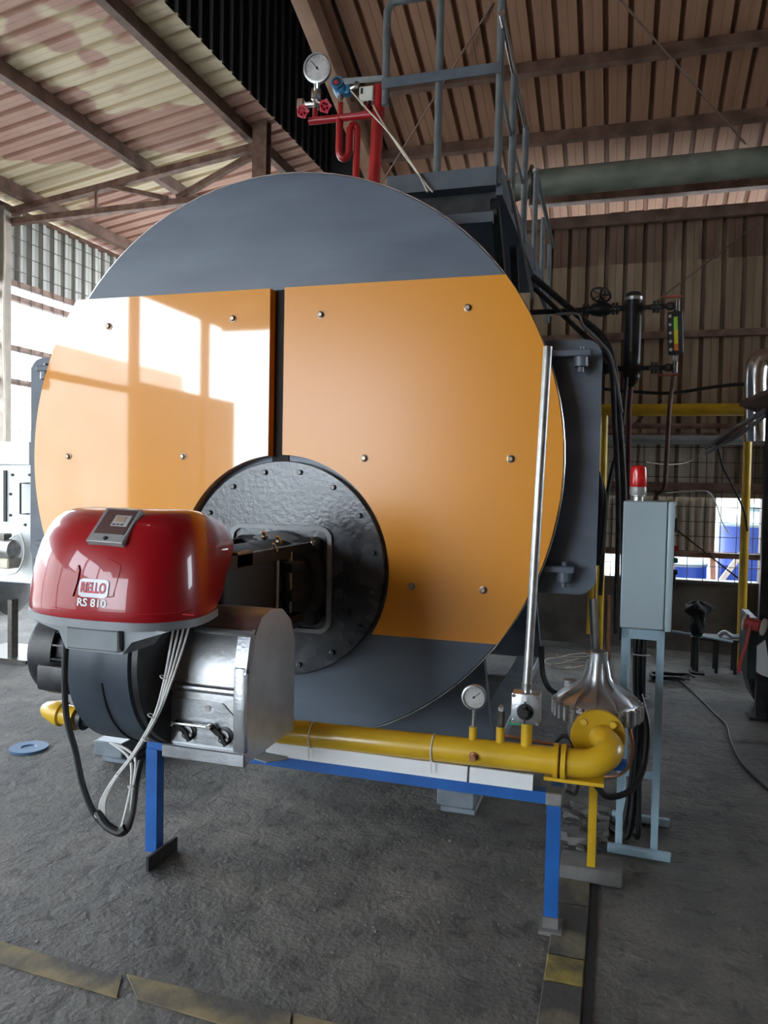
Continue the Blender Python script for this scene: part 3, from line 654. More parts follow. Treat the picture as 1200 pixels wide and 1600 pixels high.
for z in (1.14, 1.02, .92):
    b = MB(); b.box(-1.335, -1.27, 2.9, 3.02, z - .02, z + .02, .006, 1); b.build('actuator', M_black, bu)
# cables
def px_path(pts): return [at(x, y, Y=Y) for x, y, Y in pts]
for k in range(4):
    dx = k * 8
    pth = px_path([(272 + dx, 972, 1.98), (268 + dx * .9, 1000, 1.96), (256 + dx * .5, 1065, 1.94), (240 + dx * .25, 1120, 1.93 + .006 * (k % 2)), (209 + dx * .2, 1175, 1.93 + .006 * (k % 2)), (179 + dx * .2, 1215, 1.93 + .006 * (k % 2)), (158 + dx * .3, 1250, 1.93), (155 + dx * .4, 1275, 1.935)])
    b = MB(); b.tube(smooth(pth), .0034, 8); b.build('cable', M_cablew, bu)
for k in range(2):
    pth = px_path([(190 + 12 * k, 1292, 1.935), (197 + 8 * k, 1265, 1.94), (205 + 4 * k, 1225, 1.98), (204 + 8 * k, 1190, 2.05), (190 + 10 * k, 1172, 2.08), (172, 1160, 2.1)])
    b = MB(); b.tube(smooth(pth), .0045, 8); b.build('cable', M_cablew, bu)
pth = px_path([(103, 1005, 1.9), (101, 1060, 1.91), (104, 1120, 1.92), (118, 1175, 1.93), (130, 1230, 1.93), (150, 1275, 1.93), (180, 1300, 1.93), (197, 1298, 1.935), (207, 1270, 1.94), (213, 1225, 1.98), (220, 1190, 2.05)])
b = MB(); b.tube(smooth(pth), .0095, 10); b.build('conduit', M_cableb, bu)
pth = px_path([(153, 1268, 1.932), (165, 1288, 1.925), (185, 1300, 1.925), (196, 1294, 1.93)])
b = MB(); b.tube(smooth(pth), .013, 10); b.build('cable_sleeve', M_cableb, bu)
for q in ((255, 1058, 1.935), (236, 1118, 1.925), (228, 1155, 1.925), (186, 1212, 1.925), (153, 1275, 1.925), (205, 1230, 1.96)):
    c0 = at(q[0], q[1], Y=q[2]); b = MB(); b.torus(c0, (.5, 0, 1), .0095, .0018, 14, 6); b.build('cable_tie', M_cablew, bu)

# ================================================================== GAS TRAIN
FY = 2.625
fr = T('support_frame', 'blue square-tube support frame under the yellow gas pipe', 'frame', (-.95, FY, 0))
def sqt(name, a, c_, wd, m_, par): b = MB(); b.bar(a, c_, wd, wd); return b.build(name, m_, par)
sqt('beam', (-1.76, FY, .447), (-.155, FY, .447), .040, M_blue, fr)
lg = sqt('leg', (-1.735, FY, .015), (-1.735, FY, .43), .050, M_blue, fr)
b = MB(); a = P(230, 1362); c_ = P(275, 1328); a.z = c_.z = .028; b.bar(a, c_, .012, .055); b.build('foot', M_blackmatt, lg)
lg = sqt('leg', (-.178, FY - .01, .03), (-.178, FY - .01, .43), .046, M_blue, fr)
b = MB(); b.box(-.215, -.14, FY - .06, FY + .04, 0, .012); b.box(-.203, -.153, FY - .037, FY + .017, .012, .05); b.build('foot', M_conc, lg)
b = MB(); b.box(-.205, -.15, FY - .04, FY + .03, .43, .475, .004, 1); b.build('clamp', M_steel, fr)
sqt('beam', (-.178, FY + .01, .437), (-.178, 3.05, .437), .036, M_blue, fr); sqt('beam', (-.19, 3.05, .437), (.06, 3.05, .437), .036, M_blue, fr)
for n_, x0, x1, lab in (('cover_board', -1.24, -.475, 'long white board laid along the blue frame under the yellow pipe'), ('cover_board', -.467, -.25, 'short white board on the blue frame next to the long one')):
    b = MB(); b.prism([(x0, FY - .03, .470), (x0, FY - .02, .520), (x0, FY - .008, .520), (x0, FY - .018, .470)], (x1 - x0, 0, 0)); b.build(n_, M_white, None, lab, 'board', 'white boards on the blue frame')
b = MB(); b.prism([(-1.34, 2.55, .478), (-1.20, 2.52, .470), (-1.14, 2.58, .470), (-1.18, 2.63, .475)], (0, 0, .004)); b.build('tin_sheet', M_gpipe2, None, 'thin grey tin sheet lying at the frame end beside the air box', 'sheet')
PYc, PZc = FY, .572
gp = T('gas_pipe', 'thick yellow gas supply pipe running to the burner', 'pipe', (-.9, PYc, PZc - .05))
pr = .046
b = MB(); b.cyl((-1.30, PYc, PZc - .016), (-.165, PYc, PZc), pr, n=28); b.build('pipe', M_gpipe, gp)
b = MB(); b.lathe((-.185, PYc, PZc), (1, 0, 0), [(pr + .012, 0), (pr + .012, .016)], 24); b.lathe((-.160, PYc, PZc), (1, 0, 0), [(pr + .012, 0), (pr + .012, .016)], 24); b.build('joint', M_gpipe, gp)
el = [Vector((-.15, PYc, PZc)), Vector((-.09, PYc, PZc + .002)), Vector((-.045, PYc + .004, PZc + .012)), Vector((-.012, PYc + .03, PZc + .03)), Vector((-.005, PYc + .07, PZc + .042)), Vector((-.02, PYc + .11, PZc + .05)), Vector((-.035, PYc + .15, PZc + .05))]
b = MB(); b.tube(smooth(el, 5), pr, 24); b.build('elbow', M_gpipe, gp)
fc = Vector((-.045, PYc + .145, PZc + .052))
b = MB(); b.lathe(fc, (-.12, 1, 0), [(.090, 0), (.094, .004), (.094, .018), (.090, .022)], 36); fg = b.build('flange', M_gpipe, gp)
for a in (45, 135, 225, 315):
    p = fc + Vector((.07 * math.cos(R(a)), -.002, .07 * math.sin(R(a)))); b = MB(); b.lathe(p, (-.12, -1, 0), [(.013, 0), (.013, .01)], 6); b.build('bolt', M_gpipe, fg)
# left end of the pipe beyond the motor
b = MB(); b.cyl((-2.12, PYc, .505), (-1.30, PYc, .553), .030, n=20); b.build('pipe_section', M_volute, gp)
b = MB(); b.lathe((-2.10, PYc, .507), (-1, 0, .12), [(.052, 0), (.052, .015), (.040, .015), (.042, .07), (.052, .075), (.052, .095), (.045, .12), (.035, .155), (.02, .175), (.003, .18)], 24); b.build('end_cap', M_gpipe, gp)
b = MB(); b.lathe((-2.06, PYc, .510), (-1, 0, .12), [(.050, 0), (.050, .02)], 20); b.build('joint', M_black, gp)
# branches on the pipe
def gz(x): return PZc - .016 * (-.165 - x) / 1.135 + pr - .008
for x, h, r_ in ((-.462, .05, .014), (-.367, .06, .015), (-.278, .095, .019)):
    b = MB(); b.lathe((x, PYc, gz(x)), (0, 0, 1), [(r_ + .006, 0), (r_, .008), (r_, h)], 16); b.build('branch', M_gpipe, gp)
b = MB(); b.lathe((-.45, PYc - pr + .006, PZc - .004), (0, -1, 0), [(.016, 0), (.016, .012), (.011, .012), (.011, .03)], 8); b.build('plug', M_copper, gp)
for x in (-1.06, -.60):
    b = MB(); zz = PZc - .016 * (-.165 - x) / 1.135; b.torus((x, PYc, zz), (1, 0, 0), pr + .0015, .003, 28, 6); b.bar((x, PYc - pr, zz - .03), (x + .004, PYc - pr - .004, zz - .075), .006, .003); b.build('cable_tie', M_cablew, gp)
b = MB(); b.box(-.215, -.02, PYc - .02, PYc + .1, .508, .520); b.build('bearing_plate', M_gpipe, gp)
b = MB(); b.box(-.075, -.045, 2.97, 3.01, .058, .52); ps = b.build('pipe_post', M_gpipe, gp)
b = MB(); b.box(-.175, .055, 2.955, 3.09, 0, .06, .01, 2); b.build('concrete_block', M_conc, None, 'grey concrete block under the yellow pipe post', 'block')
# pressure gauge
def gauge(name, label, c, ax, r, stem, needle, body=M_steel):
    c = Vector(c); ax = Vector(ax).normalized(); g = T(name, label, 'gauge', stem)
    b = MB(); b.lathe(c, ax, [(r * .9, -.03), (r * .95, -.028), (r * .95, .002), (r * 1.04, .004), (r * 1.04, .012), (r * .90, .014), (r * .88, .006)], 40); b.build('case', body, g)
    b = MB(); b.lathe(c, ax, [(r * .89, .003), (r * .89, .0055)], 40); d = b.build('dial', M_dial, g)
    x, y, z = frame(ax); x = Vector((0, 0, 1)).cross(ax).normalized() * 1; y = ax.cross(x)
    b = MB()
    for i in range(28):
        a = R(225 - 270 * i / 27); L0 = .74 if i % 3 else .66
        p = c + ax * .0062; e = x * math.cos(a) + y * math.sin(a); b.bar(p + e * r * L0, p + e * r * .82, r * .025, .0006, ax)
    b.build('scale', M_ink, d)
    b = MB(); e = x * math.cos(R(needle)) + y * math.sin(R(needle)); p = c + ax * .008
    b.bar(p - e * r * .2, p + e * r * .68, r * .06, .001, ax); b.lathe(p, ax, [(r * .10, 0), (r * .10, .002)], 12); b.build('needle', M_ink, d)
    b = MB(); b.lathe(stem, (c - Vector((0, 0, r)) - ax * .012) - Vector(stem), [(r * .22, 0), (r * .22, .012), (r * .15, .012), (r * .15, ((c - Vector((0, 0, r * .9))) - Vector(stem)).length)], 10); b.build('stem', M_chrome, g)
    return g
gauge('pressure_gauge', 'small round dial gauge on the yellow gas pipe', at(741, 1089, Y=PYc - .012), (.05, -1, .08), .041, (-.462, PYc, gz(-.462) + .042), 40)
g = T('ball_valve', 'small brass gauge valve below the gas pipe dial', 'valve', (-.462, PYc - .002, .66))
# gas pressure switch
sw = T('pressure_tap', 'dark hexagonal pressure tap on a short yellow branch', 'fitting', (-.367, PYc, gz(-.367) + .058))
b = MB(); b.lathe((-.367, PYc, gz(-.367) + .055), (0, 0, 1), [(.014, 0), (.014, .06)], 6); b.build('hexagon_body', M_bolt, sw)
b = MB(); b.lathe((-.367, PYc, gz(-.367) + .115), (0, 0, 1), [(.010, 0), (.010, .015), (.006, .02)], 10); b.build('tip', M_chrome, sw)
# vent valve and steel riser
vv = T('vent_valve', 'square aluminium vent valve with round black knob at the foot of the steel riser', 'valve', (-.278, PYc, gz(-.278) + .09))
vc = at(821, 1108, Y=PYc - .03)
b = MB(); b.box(vc.x - .048, vc.x + .048, PYc - .035, PYc + .03, vc.z - .052, vc.z + .052, .006, 2); b.build('body', M_alu, vv)
for sx in (-1, 1):
    for sz in (-1, 1): b = MB(); b.lathe((vc.x + sx * .040, PYc - .035, vc.z + sz * .044), (0, -1, 0), [(.006, 0), (.006, .005)], 8); b.build('screw', M_chrome, vv)
b = MB(); b.lathe((vc.x, PYc - .035, vc.z - .008), (0, -1, 0), [(.028, 0), (.028, .004), (.016, .006), (.016, .022), (.012, .026)], 16); b.build('knob', M_blackmatt, vv)
b = MB(); b.bar((vc.x, PYc - .048, vc.z - .045), (vc.x, PYc - .048, vc.z + .03), .006, .004, (0, 1, 0)); b.build('pointer', M_ink, vv)
b = MB(); b.lathe((vc.x, PYc, vc.z + .052), (0, 0, 1), [(.016, 0), (.016, .016), (.019, .016), (.019, .03)], 16); b.build('union', M_chrome, vv)
b = MB(); b.bar((vc.x - .06, PYc + .02, vc.z - .065), (vc.x + .0, PYc + .02, vc.z - .065), .02, .012); b.build('lever', M_green, vv)
ra = Vector((vc.x, PYc, vc.z + .08)); rb_ = at(856, 542, Y=PYc + .12)
b = MB(); b.cyl(ra, rb_, .0155, n=18); ri = b.build('riser_pipe', M_steel, None, 'galvanised steel riser pipe standing before the amber panel', 'pipe')
# regulator
rg = T('gas_regulator', 'cast aluminium gas regulator with scalloped diaphragm case and spring tower', 'regulator', (-.05, 2.93, .50))
rc = Vector((-.055, 2.95, 0))
b = MB(); b.lathe(rc + Vector((0, 0, .69)), (0, 0, 1), [(.150, -.005), (.150, .008), (.144, .018), (.122, .036), (.088, .052), (.058, .068), (.044, .09), (.039, .12), (.036, .15), (.034, .18), (.034, .195), (.030, .20)], 48); b.build('upper_case', M_alu, rg)
for i in range(12):
    a = R(30 * i); e = Vector((math.cos(a), math.sin(a), 0)); b = MB()
    b.prism([rc + e * .040 + Vector((0, 0, .86)), rc + e * .053 + Vector((0, 0, .80)), rc + e * .070 + Vector((0, 0, .775)), rc + e * .100 + Vector((0, 0, .754)), rc + e * .130 + Vector((0, 0, .736)), rc + e * .150 + Vector((0, 0, .714)), rc + e * .146 + Vector((0, 0, .70)), rc + e * .03 + Vector((0, 0, .74))], e.cross(Vector((0, 0, 1))) * .007); b.build('rib', M_alu, rg)
b = MB(); b.lathe(rc + Vector((0, 0, .655)), (0, 0, 1), [(.11, -.03), (.142, -.004), (.150, .003), (.150, .026)], 48); b.build('lower_case', M_alu, rg)
bm_ = MB(); bm_.lathe((0, 0, 0), (0, 0, 1), [(.009, -.022), (.009, .022)], 6); bm_ = bm_.mesh('case_bolt', Vector((0, 0, 0)), M_alu)
lugm = MB(); lugm.box(-.0075, .0075, -.014, .016, -.030, .026, .004, 1); lugm = lugm.mesh('lug', Vector((0, 0, 0)), M_alu)
for i in range(30):
    a = R(12 * i); o = bpy.data.objects.new('lug', lugm); col.objects.link(o); o.parent = rg; o.rotation_euler = (0, 0, a + math.pi / 2)
    o.location = rc + Vector((.153 * math.cos(a), .153 * math.sin(a), .678)) - WL[rg.name]
b = MB(); b.lathe(rc + Vector((0, .02, .50)), (0, 0, 1), [(.07, 0), (.088, .02), (.098, .07), (.095, .11), (.108, .135)], 32); b.build('valve_body', M_alu, rg)
b = MB(); b.lathe(rc + Vector((-.01, -.12, .625)), (0, 1, 0), [(.09, .0), (.09, .02), (.07, .02), (.07, .1)], 32); b.build('inlet', M_alu, rg)
b = MB(); b.lathe(rc + Vector((-.105, .03, .725)), (0, 0, 1), [(.018, -.02), (.018, .01), (.024, .012), (.024, .04), (.018, .044)], 14); b.build('breather_cap', M_alu, rg)
b = MB(); b.tube(smooth(px_path([(984, 1140, 2.86), (989, 1165, 2.85), (984, 1195, 2.84), (965, 1212, 2.80), (935, 1214, 2.74)])), .0055, 8); b.build('impulse_tube', M_copper, rg)
b = MB(); b.lathe(at(984, 1138, Y=2.86), (0, 0, 1), [(.010, 0), (.010, .02), (.007, .035)], 8); b.build('tube_fitting', M_steel, rg)
bpy.data.objects.remove(g)
# hoses and cables below the regulator
for lab, pts, r_, m_ in (('coiled black hose behind the regulator and cabinet stand', [(1000, 1085, 3.15), (1012, 1140, 3.1), (1005, 1200, 3.05), (985, 1235, 3.0), (950, 1245, 2.95), (930, 1225, 2.95)], .012, M_cableb),
                      ('thin black cable looping below the gas flange', [(868, 1160, 2.85), (880, 1150, 2.84), (893, 1158, 2.84), (898, 1185, 2.85), (905, 1215, 2.88), (898, 1240, 2.9), (884, 1235, 2.9)], .007, M_cableb),
                      ('copper-brown tube along the back of the gas pipe', [(790, 1150, 2.72), (830, 1157, 2.72), (870, 1164, 2.72), (892, 1166, 2.74)], .006, M_copper)):
    b = MB(); b.tube(smooth(px_path(pts)), r_, 8); b.build('hose' if 'hose' in lab else 'cable' if 'cable' in lab else 'copper_tube', m_, None, lab, 'hose' if 'hose' in lab else 'cable' if 'cable' in lab else 'tube')

# ================================================================== CONTROL CABINET
CXF = Matrix.Translation((.028, 3.265, 0)) @ Matrix.Rotation(R(-2.5), 4, 'Z')
cst = T('cabinet_stand', 'light blue angle-iron stand carrying the control cabinet', 'stand', CXF @ Vector((.08, .18, 0)))
for x in (.012, .150):
    for y in (.01, .33):
        b = MB(CXF); b.box(x - .014, x + .014, y - .004, y + .002, .03, .925); b.box(x - .014 if x < .1 else x + .010, x - .010 if x < .1 else x + .014, y, y + .026, .03, .925); b.build('leg', M_lblue, cst)
for y in (-.012, .325):
    b = MB(CXF); b.box(-.03, .215, y - .015, y + .015, 0, .034, .004, 1); b.build('foot_bar', M_lblue, cst)
for y in (.006, .33):
    b = MB(CXF); b.box(-.002, .164, y, y + .014, .885, .925); b.build('top_rail', M_lblue, cst)
b = MB(CXF); b.box(-.003, .165, .328, .340, .20, .235); b.build('cross_rail', M_lblue, cst)
cb = T('control_cabinet', 'pale grey-blue electrical control cabinet on the light blue stand', 'cabinet', CXF @ Vector((.08, .18, .925)))
b = MB(CXF); b.box(-.01, .158, 0, .36, .928, 1.445, .004, 1); b.build('body', M_cab, cb)
b = MB(CXF); b.box(.161, .187, -.006, .366, .925, 1.447, .005, 2); dr = b.build('door', M_cab, cb)
for z in (1.34, 1.10):
    b = MB(CXF); b.box(.187, .205, .30, .33, z - .03, z + .03, .004, 1); b.build('latch', M_blackmatt, dr)
for z, m_ in ((1.25, M_wheel), (1.2, M_green), (1.15, M_ink)):
    b = MB(CXF); b.lathe((.187, .15, z), (1, 0, 0), [(.012, 0), (.012, .012), (.009, .02)], 14); b.build('push_button', m_, dr)
bc = T('warning_beacon', 'red warning beacon with clear base on top of the control cabinet', 'beacon', CXF @ Vector((.042, .10, 1.445)))
b = MB(CXF); b.lathe((.042, .10, 1.445), (0, 0, 1), [(.022, 0), (.022, .018), (.028, .02), (.028, .024)], 20); b.build('mount', M_steel, bc)
b = MB(CXF); b.lathe((.042, .10, 1.469), (0, 0, 1), [(.033, 0), (.034, .004), (.034, .03), (.033, .034)], 24); b.build('base', mat('smoke_plastic', (.30, .29, .27), .3, 0, .05, 9, 0, .4), bc)
b = MB(CXF); b.lathe((.042, .10, 1.503), (0, 0, 1), [(.034, 0), (.035, .003), (.033, .07), (.030, .082), (.022, .088), (.008, .09)], 28); b.build('lens', M_lens, bc)
bun = T('cable_bundle', 'thick black cable bundle inside the light blue stand', 'cables', CXF @ Vector((.08, .12, 0)))
for k in range(7):
    a = k * .9; ox, oy = .022 * math.cos(a) * (k > 0), .022 * math.sin(a) * (k > 0)
    b = MB(CXF); b.tube(smooth([(.075 + ox, .12 + oy, .93), (.072 + ox, .125 + oy, .75), (.078 + ox * .8, .12 + oy, .5), (.07 + ox, .13 + oy * .8, .25), (.06 + ox * 2, .16 + oy * 3, .04), (.03 + ox * 3, .22 + oy * 4, .015)]), .0105, 8); b.build('cable', M_cableb, bun)
for z in (.62, .8): b = MB(CXF); b.torus((.075, .12, z), (0, .1, 1), .035, .003, 20, 6); b.build('cable_tie', M_cablew, bun)

# ================================================================== WATER LEVEL COLUMN (beside the boiler)
LY = 4.6
wc = T('water_level_column', 'black vertical water level column piped to the boiler side', 'vessel', (.045, LY, 2.07))
b = MB(); b.lathe((.045, LY, 2.07), (0, 0, 1), [(.014, 0), (.03, .02), (.046, .04), (.048, .06), (.048, .47), (.046, .49), (.046, .515), (.036, .53), (.01, .535)], 32); b.build('column_body', M_black, wc)
b = MB(); b.lathe((.045, LY, 2.555), (0, 0, 1), [(.0495, 0), (.0495, .018)], 32); b.build('cap_ring', M_steel, wc)
def flange_pair(x, z, par, r_=.034):
    for dx in (-.010, .010):
        b = MB(); b.lathe((x + dx, LY, z), (1, 0, 0), [(r_, -.006), (r_, .006)], 24); f_ = b.build('flange', M_black, par)
    for k in range(6):
        a = R(60 * k + 15); b = MB(); b.cyl((x - .026, LY + r_ * .75 * math.cos(a), z + r_ * .75 * math.sin(a)), (x + .026, LY + r_ * .75 * math.cos(a), z + r_ * .75 * math.sin(a)), .0045, n=6); b.build('bolt', M_steel, f_)
ZT, ZB = 2.515, 2.175
for z in (ZT, ZB):
    b = MB(); b.cyl((-.62 if z == ZT else -.42, LY, z), (.02, LY, z), .015, n=14); b.cyl((.07, LY, z), (.26, LY, z), .013, n=14); b.build('connecting_pipe', M_black, wc)
    flange_pair(-.215, z, wc); flange_pair(-.055, z, wc); flange_pair(.165, z, wc)
    b = MB(); b.lathe((-.205, LY, z), (1, 0, 0), [(.02, 0), (.036, .035), (.042, .07), (.036, .105), (.02, .14)], 20); b.lathe((-.135, LY, z), (0, -.15, 1), [(.02, 0), (.016, .06), (.008, .065), (.008, .11)], 14); vb = b.build('valve', M_black, wc)
    b = MB(); hc = Vector((-.135, LY - .05, z + .07)); b.torus(hc, (.25, -.85, .55), .055, .006, 24, 6)
    for k in range(5): e = R(72 * k); x_, y_, z_ = frame((.25, -.85, .55)); b.bar(hc, hc + (x_ * math.cos(e) + y_ * math.sin(e)) * .055, .008, .006)
    b.build('handwheel', M_black, vb)
lg_ = T('level_gauge', 'reflex level gauge with red, yellow and green strip beside the black column', 'gauge', (.28, LY, 2.2))
tilt = Matrix.Translation((.277, LY - .01, 2.245)) @ Matrix.Rotation(R(-3), 4, 'Y')
b = MB(tilt); b.box(-.040, .040, -.02, .02, 0, .235, .004, 1); b.build('body', M_black, lg_)
for k in range(5):
    b = MB(tilt); b.lathe((-.026, -.02, .025 + .046 * k), (0, -1, 0), [(.010, 0), (.010, .008), (.007, .010)], 12); b.build('stud', M_steel, lg_)
for z0, z1, m_ in ((.018, .055, M_org), (.055, .13, M_yel), (.13, .205, M_grn)):
    b = MB(tilt); b.box(-.009, .012, -.0235, -.0195, z0, z1); b.build('indicator_strip', m_, lg_)
for zz, s_ in ((ZT, 1), (ZB, -1)):
    b = MB(); b.lathe((.22, LY, zz), (1, 0, 0), [(.016, 0), (.024, .01), (.024, .03), (.016, .04)], 14); b.cyl((.275, LY - .005, zz - .03), (.275, LY - .005, zz + .03), .014, n=12); b.build('cock', M_bolt, lg_)
    b = MB(); b.bar((.20 if s_ > 0 else .18, LY - .03, zz + .045 * s_), (.30, LY - .03, zz + .045 * s_), .016, .010); b.build('lever', mat('lever_red_brown', (.35, .06, .03), .45), lg_)
for x in (.268, .284): b = MB(); b.cyl((x, LY, 2.14), (x, LY, 2.25), .007, n=8); b.build('guard_rod', M_chrome, lg_)
def pipe(name, label, pts, r_, m_, sm=True, cat='pipe', n=10):
    b = MB(); b.tube(smooth(pts, 5) if sm else pts, r_, n); return b.build(name, m_, None, label, cat)
pipe('drain_pipe', 'brown drain pipe dropping from the level gauge', [Vector((.272, LY, 2.13)), at(1046, 640, Y=LY), at(1040, 740, Y=LY), at(1037, 762, Y=LY + .02), at(1020, 800, Y=LY + .1), at(1012, 1000, Y=LY + .12)], .012, M_rust)
pipe('drain_pipe', 'dark red drain pipe below the black level column', [Vector((.045, LY, 2.08)), at(983, 640, Y=LY), at(981, 760, Y=LY), at(979, 1000, Y=LY + .05), P(978, 1060)], .014, mat('dark_red_pipe', (.12, .03, .03), .5), False)
for lab, pts, r_ in (('black pipe descending from the boiler top past the hinge plate', [at(832, 432, Y=4.2), at(900, 490, Y=4.25), at(940, 525, Y=4.3), at(957, 560, Y=4.3), at(966, 640, Y=4.3), at(975, 790, Y=4.3), at(972, 1000, Y=4.3)], .017),
                     ('second black pipe running just under the first one', [at(835, 450, Y=4.15), at(900, 512, Y=4.2), at(935, 545, Y=4.2), at(955, 575, Y=4.22), at(960, 660, Y=4.22), at(966, 790, Y=4.22), at(962, 990, Y=4.2)], .013),
                     ('black conduit slanting from the column down to the cables', [at(979, 590, Y=4.45), at(970, 680, Y=4.4), at(955, 740, Y=4.35), at(946, 800, Y=4.3), at(938, 930, Y=4.3)], .011),
                     ('grey conduit bent along the boiler side', [at(868, 491, Y=4.1), at(902, 491, Y=4.12), at(912, 510, Y=4.15), at(950, 548, Y=4.15), at(962, 590, Y=4.15), at(972, 645, Y=4.15)], .007)):
    pipe('conduit' if 'conduit' in lab else 'pipe', lab, pts, r_, M_gpipe2 if 'grey' in lab else M_black)
# cables hanging by the hinge plate
hb_ = T('hanging_cables', 'black and white cables hanging behind the hinge plate', 'cables', at(932, 800, Y=3.9))
for k, (m_, r_) in enumerate(((M_cablew, .008), (M_cableb, .014), (M_cablew, .012), (M_cableb, .018), (M_cablew, .010), (M_cableb, .012))):
    dx = k * 3.2
    b = MB(); b.tube(smooth(px_path([(925 + dx * .3, 728, 3.95), (928 + dx, 750 + 4 * k, 3.92), (929 + dx, 800, 3.9), (926 + dx * .9, 845, 3.9), (922 + dx * .8, 882, 3.92)])), r_, 8); b.build('cable', m_, hb_)
pipe('vertical_pipe', 'yellow-brown vertical pipe with coupling behind the lower hinge', px_path([(926, 870, 4.0), (923, 935, 4.0), (921, 990, 4.0)]), .016, M_gpipe, False)
pipe('vertical_pipe', 'pale metal pipe stub rising behind the regulator tower', px_path([(927, 935, 3.95), (929, 990, 3.95), (932, 1040, 3.95)]), .022, M_chrome, False)
pipe('vertical_pipe', 'orange-brown tube behind the light blue stand', px_path([(951, 930, 4.4), (950, 1000, 4.4)]) + [Vector((at(948, 1108, Y=4.4).x, 4.4, 0))], .014, M_copper, False)
pipe('hose', 'black hose curving from under the boiler behind the riser', px_path([(846, 1010, 3.9), (848, 1050, 3.9), (858, 1075, 3.88), (880, 1090, 3.8)]), .014, M_cableb, True, 'hose')

# ================================================================== PLATFORM AND GUARD RAILS ON THE BOILER
pf = T('boiler_platform', 'grey steel walkway with guard rails on top of the boiler', 'platform', (-.85, 4.8, 2.75))
PYf = 3.76
b = MB(); b.box(-1.16, -.60, PYf, 6.1, 3.0, 3.02); b.build('deck', M_railb, pf)
b = MB(); b.box(-1.16, -.61, PYf - .03, PYf, 2.94, 3.03); b.build('front_channel', M_railb, pf)
b = MB(); b.box(-1.10, -.62, PYf + .06, PYf + .1, 2.83, 2.94); b.build('front_beam', M_black, pf)
b = MB(); b.box(-1.0, -.63, PYf + .01, PYf + .05, 2.78, 2.83); b.build('lower_beam', M_railb, pf)
b = MB(); b.box(-.615, -.585, PYf, 6.6, 2.90, 3.03); b.build('side_channel', M_railb, pf)
b = MB(); b.bar((-.63, PYf + .05, 2.9), (-.63, PYf + .5, 2.45), .04, .05); b.build('bracket', M_black, pf)
b = MB(); b.bar((-.64, 4.6, 2.9), (-.64, 4.9, 2.45), .04, .05); b.build('bracket', M_black, pf)
def post(x, y, z0, z1, r_=.019): b = MB(); b.cyl((x, y, z0), (x, y, z1), r_, n=14); b.build('post', M_rail, pf)
post(-1.185, PYf, 3.395, 3.86); post(-.91, PYf, 2.96, 3.88); post(-.61, PYf, 2.95, 3.90)
b = MB(); b.tube(smooth([(-1.185, PYf, 3.85), (-1.17, PYf, 3.885), (-1.13, PYf, 3.90), (-.9, PYf, 3.90), (-.66, PYf, 3.90), (-.62, PYf, 3.90)], 4), .019, 12); b.build('top_rail', M_rail, pf)
b = MB(); b.bar((-1.20, PYf - .02, 3.495), (-.60, PYf - .02, 3.495), .008, .05); b.build('mid_rail', M_railb, pf)
for y, z1 in ((4.1, 3.63), (4.63, 3.60)): post(-.59, y, 2.93, z1)
b = MB(); b.tube([(-.59, PYf - .12, 3.69), (-.59, 4.1, 3.64), (-.59, 4.64, 3.60)], .016, 12); b.build('side_rail', M_chrome, pf)
b = MB(); b.tube([(-.605, PYf, 3.42), (-.60, 4.1, 3.32), (-.60, 4.7, 3.27)], .009, 8); b.build('side_mid_rail', M_rail, pf)
for y, z0, z1 in ((5.22, 2.93, 3.57), (5.75, 2.9, 3.45), (6.3, 2.8, 3.42)): post(-.59, y, z0, z1, .017)
b = MB(); b.tube([(-.59, 5.22, 3.57), (-.59, 5.9, 3.53), (-.59, 6.6, 3.49)], .016, 10); b.build('side_rail', M_rail, pf)
b = MB(); b.lathe((-.59, 5.22, 3.57), (0, 0, 1), [(.024, 0), (.024, .02)], 14); b.build('post_cap', M_steel, pf)
b = MB(); b.cyl((-.56, PYf + .02, 2.98), (-.53, 4.7, 2.62), .010, n=8); b.build('stay', M_chrome, pf)
# steam outlet and duct
sd = T('steam_duct', 'green-grey round duct running from the boiler outlet below the roof', 'duct', (-.9, 6.7, 2.9))
dz = 4.06
b = MB(); b.cyl((-.80, 6.7, dz), (3.5, 6.7, dz + .02), .112, n=32); b.build('duct', M_duct, sd)
b = MB(); b.tube(smooth([(-.80, 6.7, dz), (-.95, 6.7, dz - .02), (-1.05, 6.68, dz - .10), (-1.08, 6.65, dz - .3), (-1.08, 6.6, 2.8)], 6), .112, 24); b.build('elbow', M_duct, sd)
for x in (-.80, -.86): b = MB(); b.lathe((x, 6.7, dz), (1, 0, 0), [(.155, 0), (.155, .02)], 28); b.build('flange', M_bolt, sd)
sv = T('safety_valve', 'dark flanged safety valve standing behind the walkway posts', 'valve', (-.96, 6.35, 2.75))
b = MB(); b.lathe((-.96, 6.35, 2.75), (0, 0, 1), [(.06, 0), (.06, .2), (.12, .2), (.12, .24), (.07, .26), (.10, .36), (.11, .46), (.10, .56), (.07, .62), (.12, .64), (.12, .67)], 28); b.build('body', M_bolt, sv)
b = MB(); b.lathe((-.96, 6.35, 3.42), (0, 0, 1), [(.10, 0), (.075, .05), (.07, .28), (.05, .36), (.03, .40)], 24); b.build('bonnet', M_bolt, sv)
b = MB(); b.lathe((-.96, 6.35, 3.22), (1, .1, 0), [(.06, .08), (.06, .2), (.10, .2), (.10, .225)], 24); b.build('outlet', M_bolt, sv)

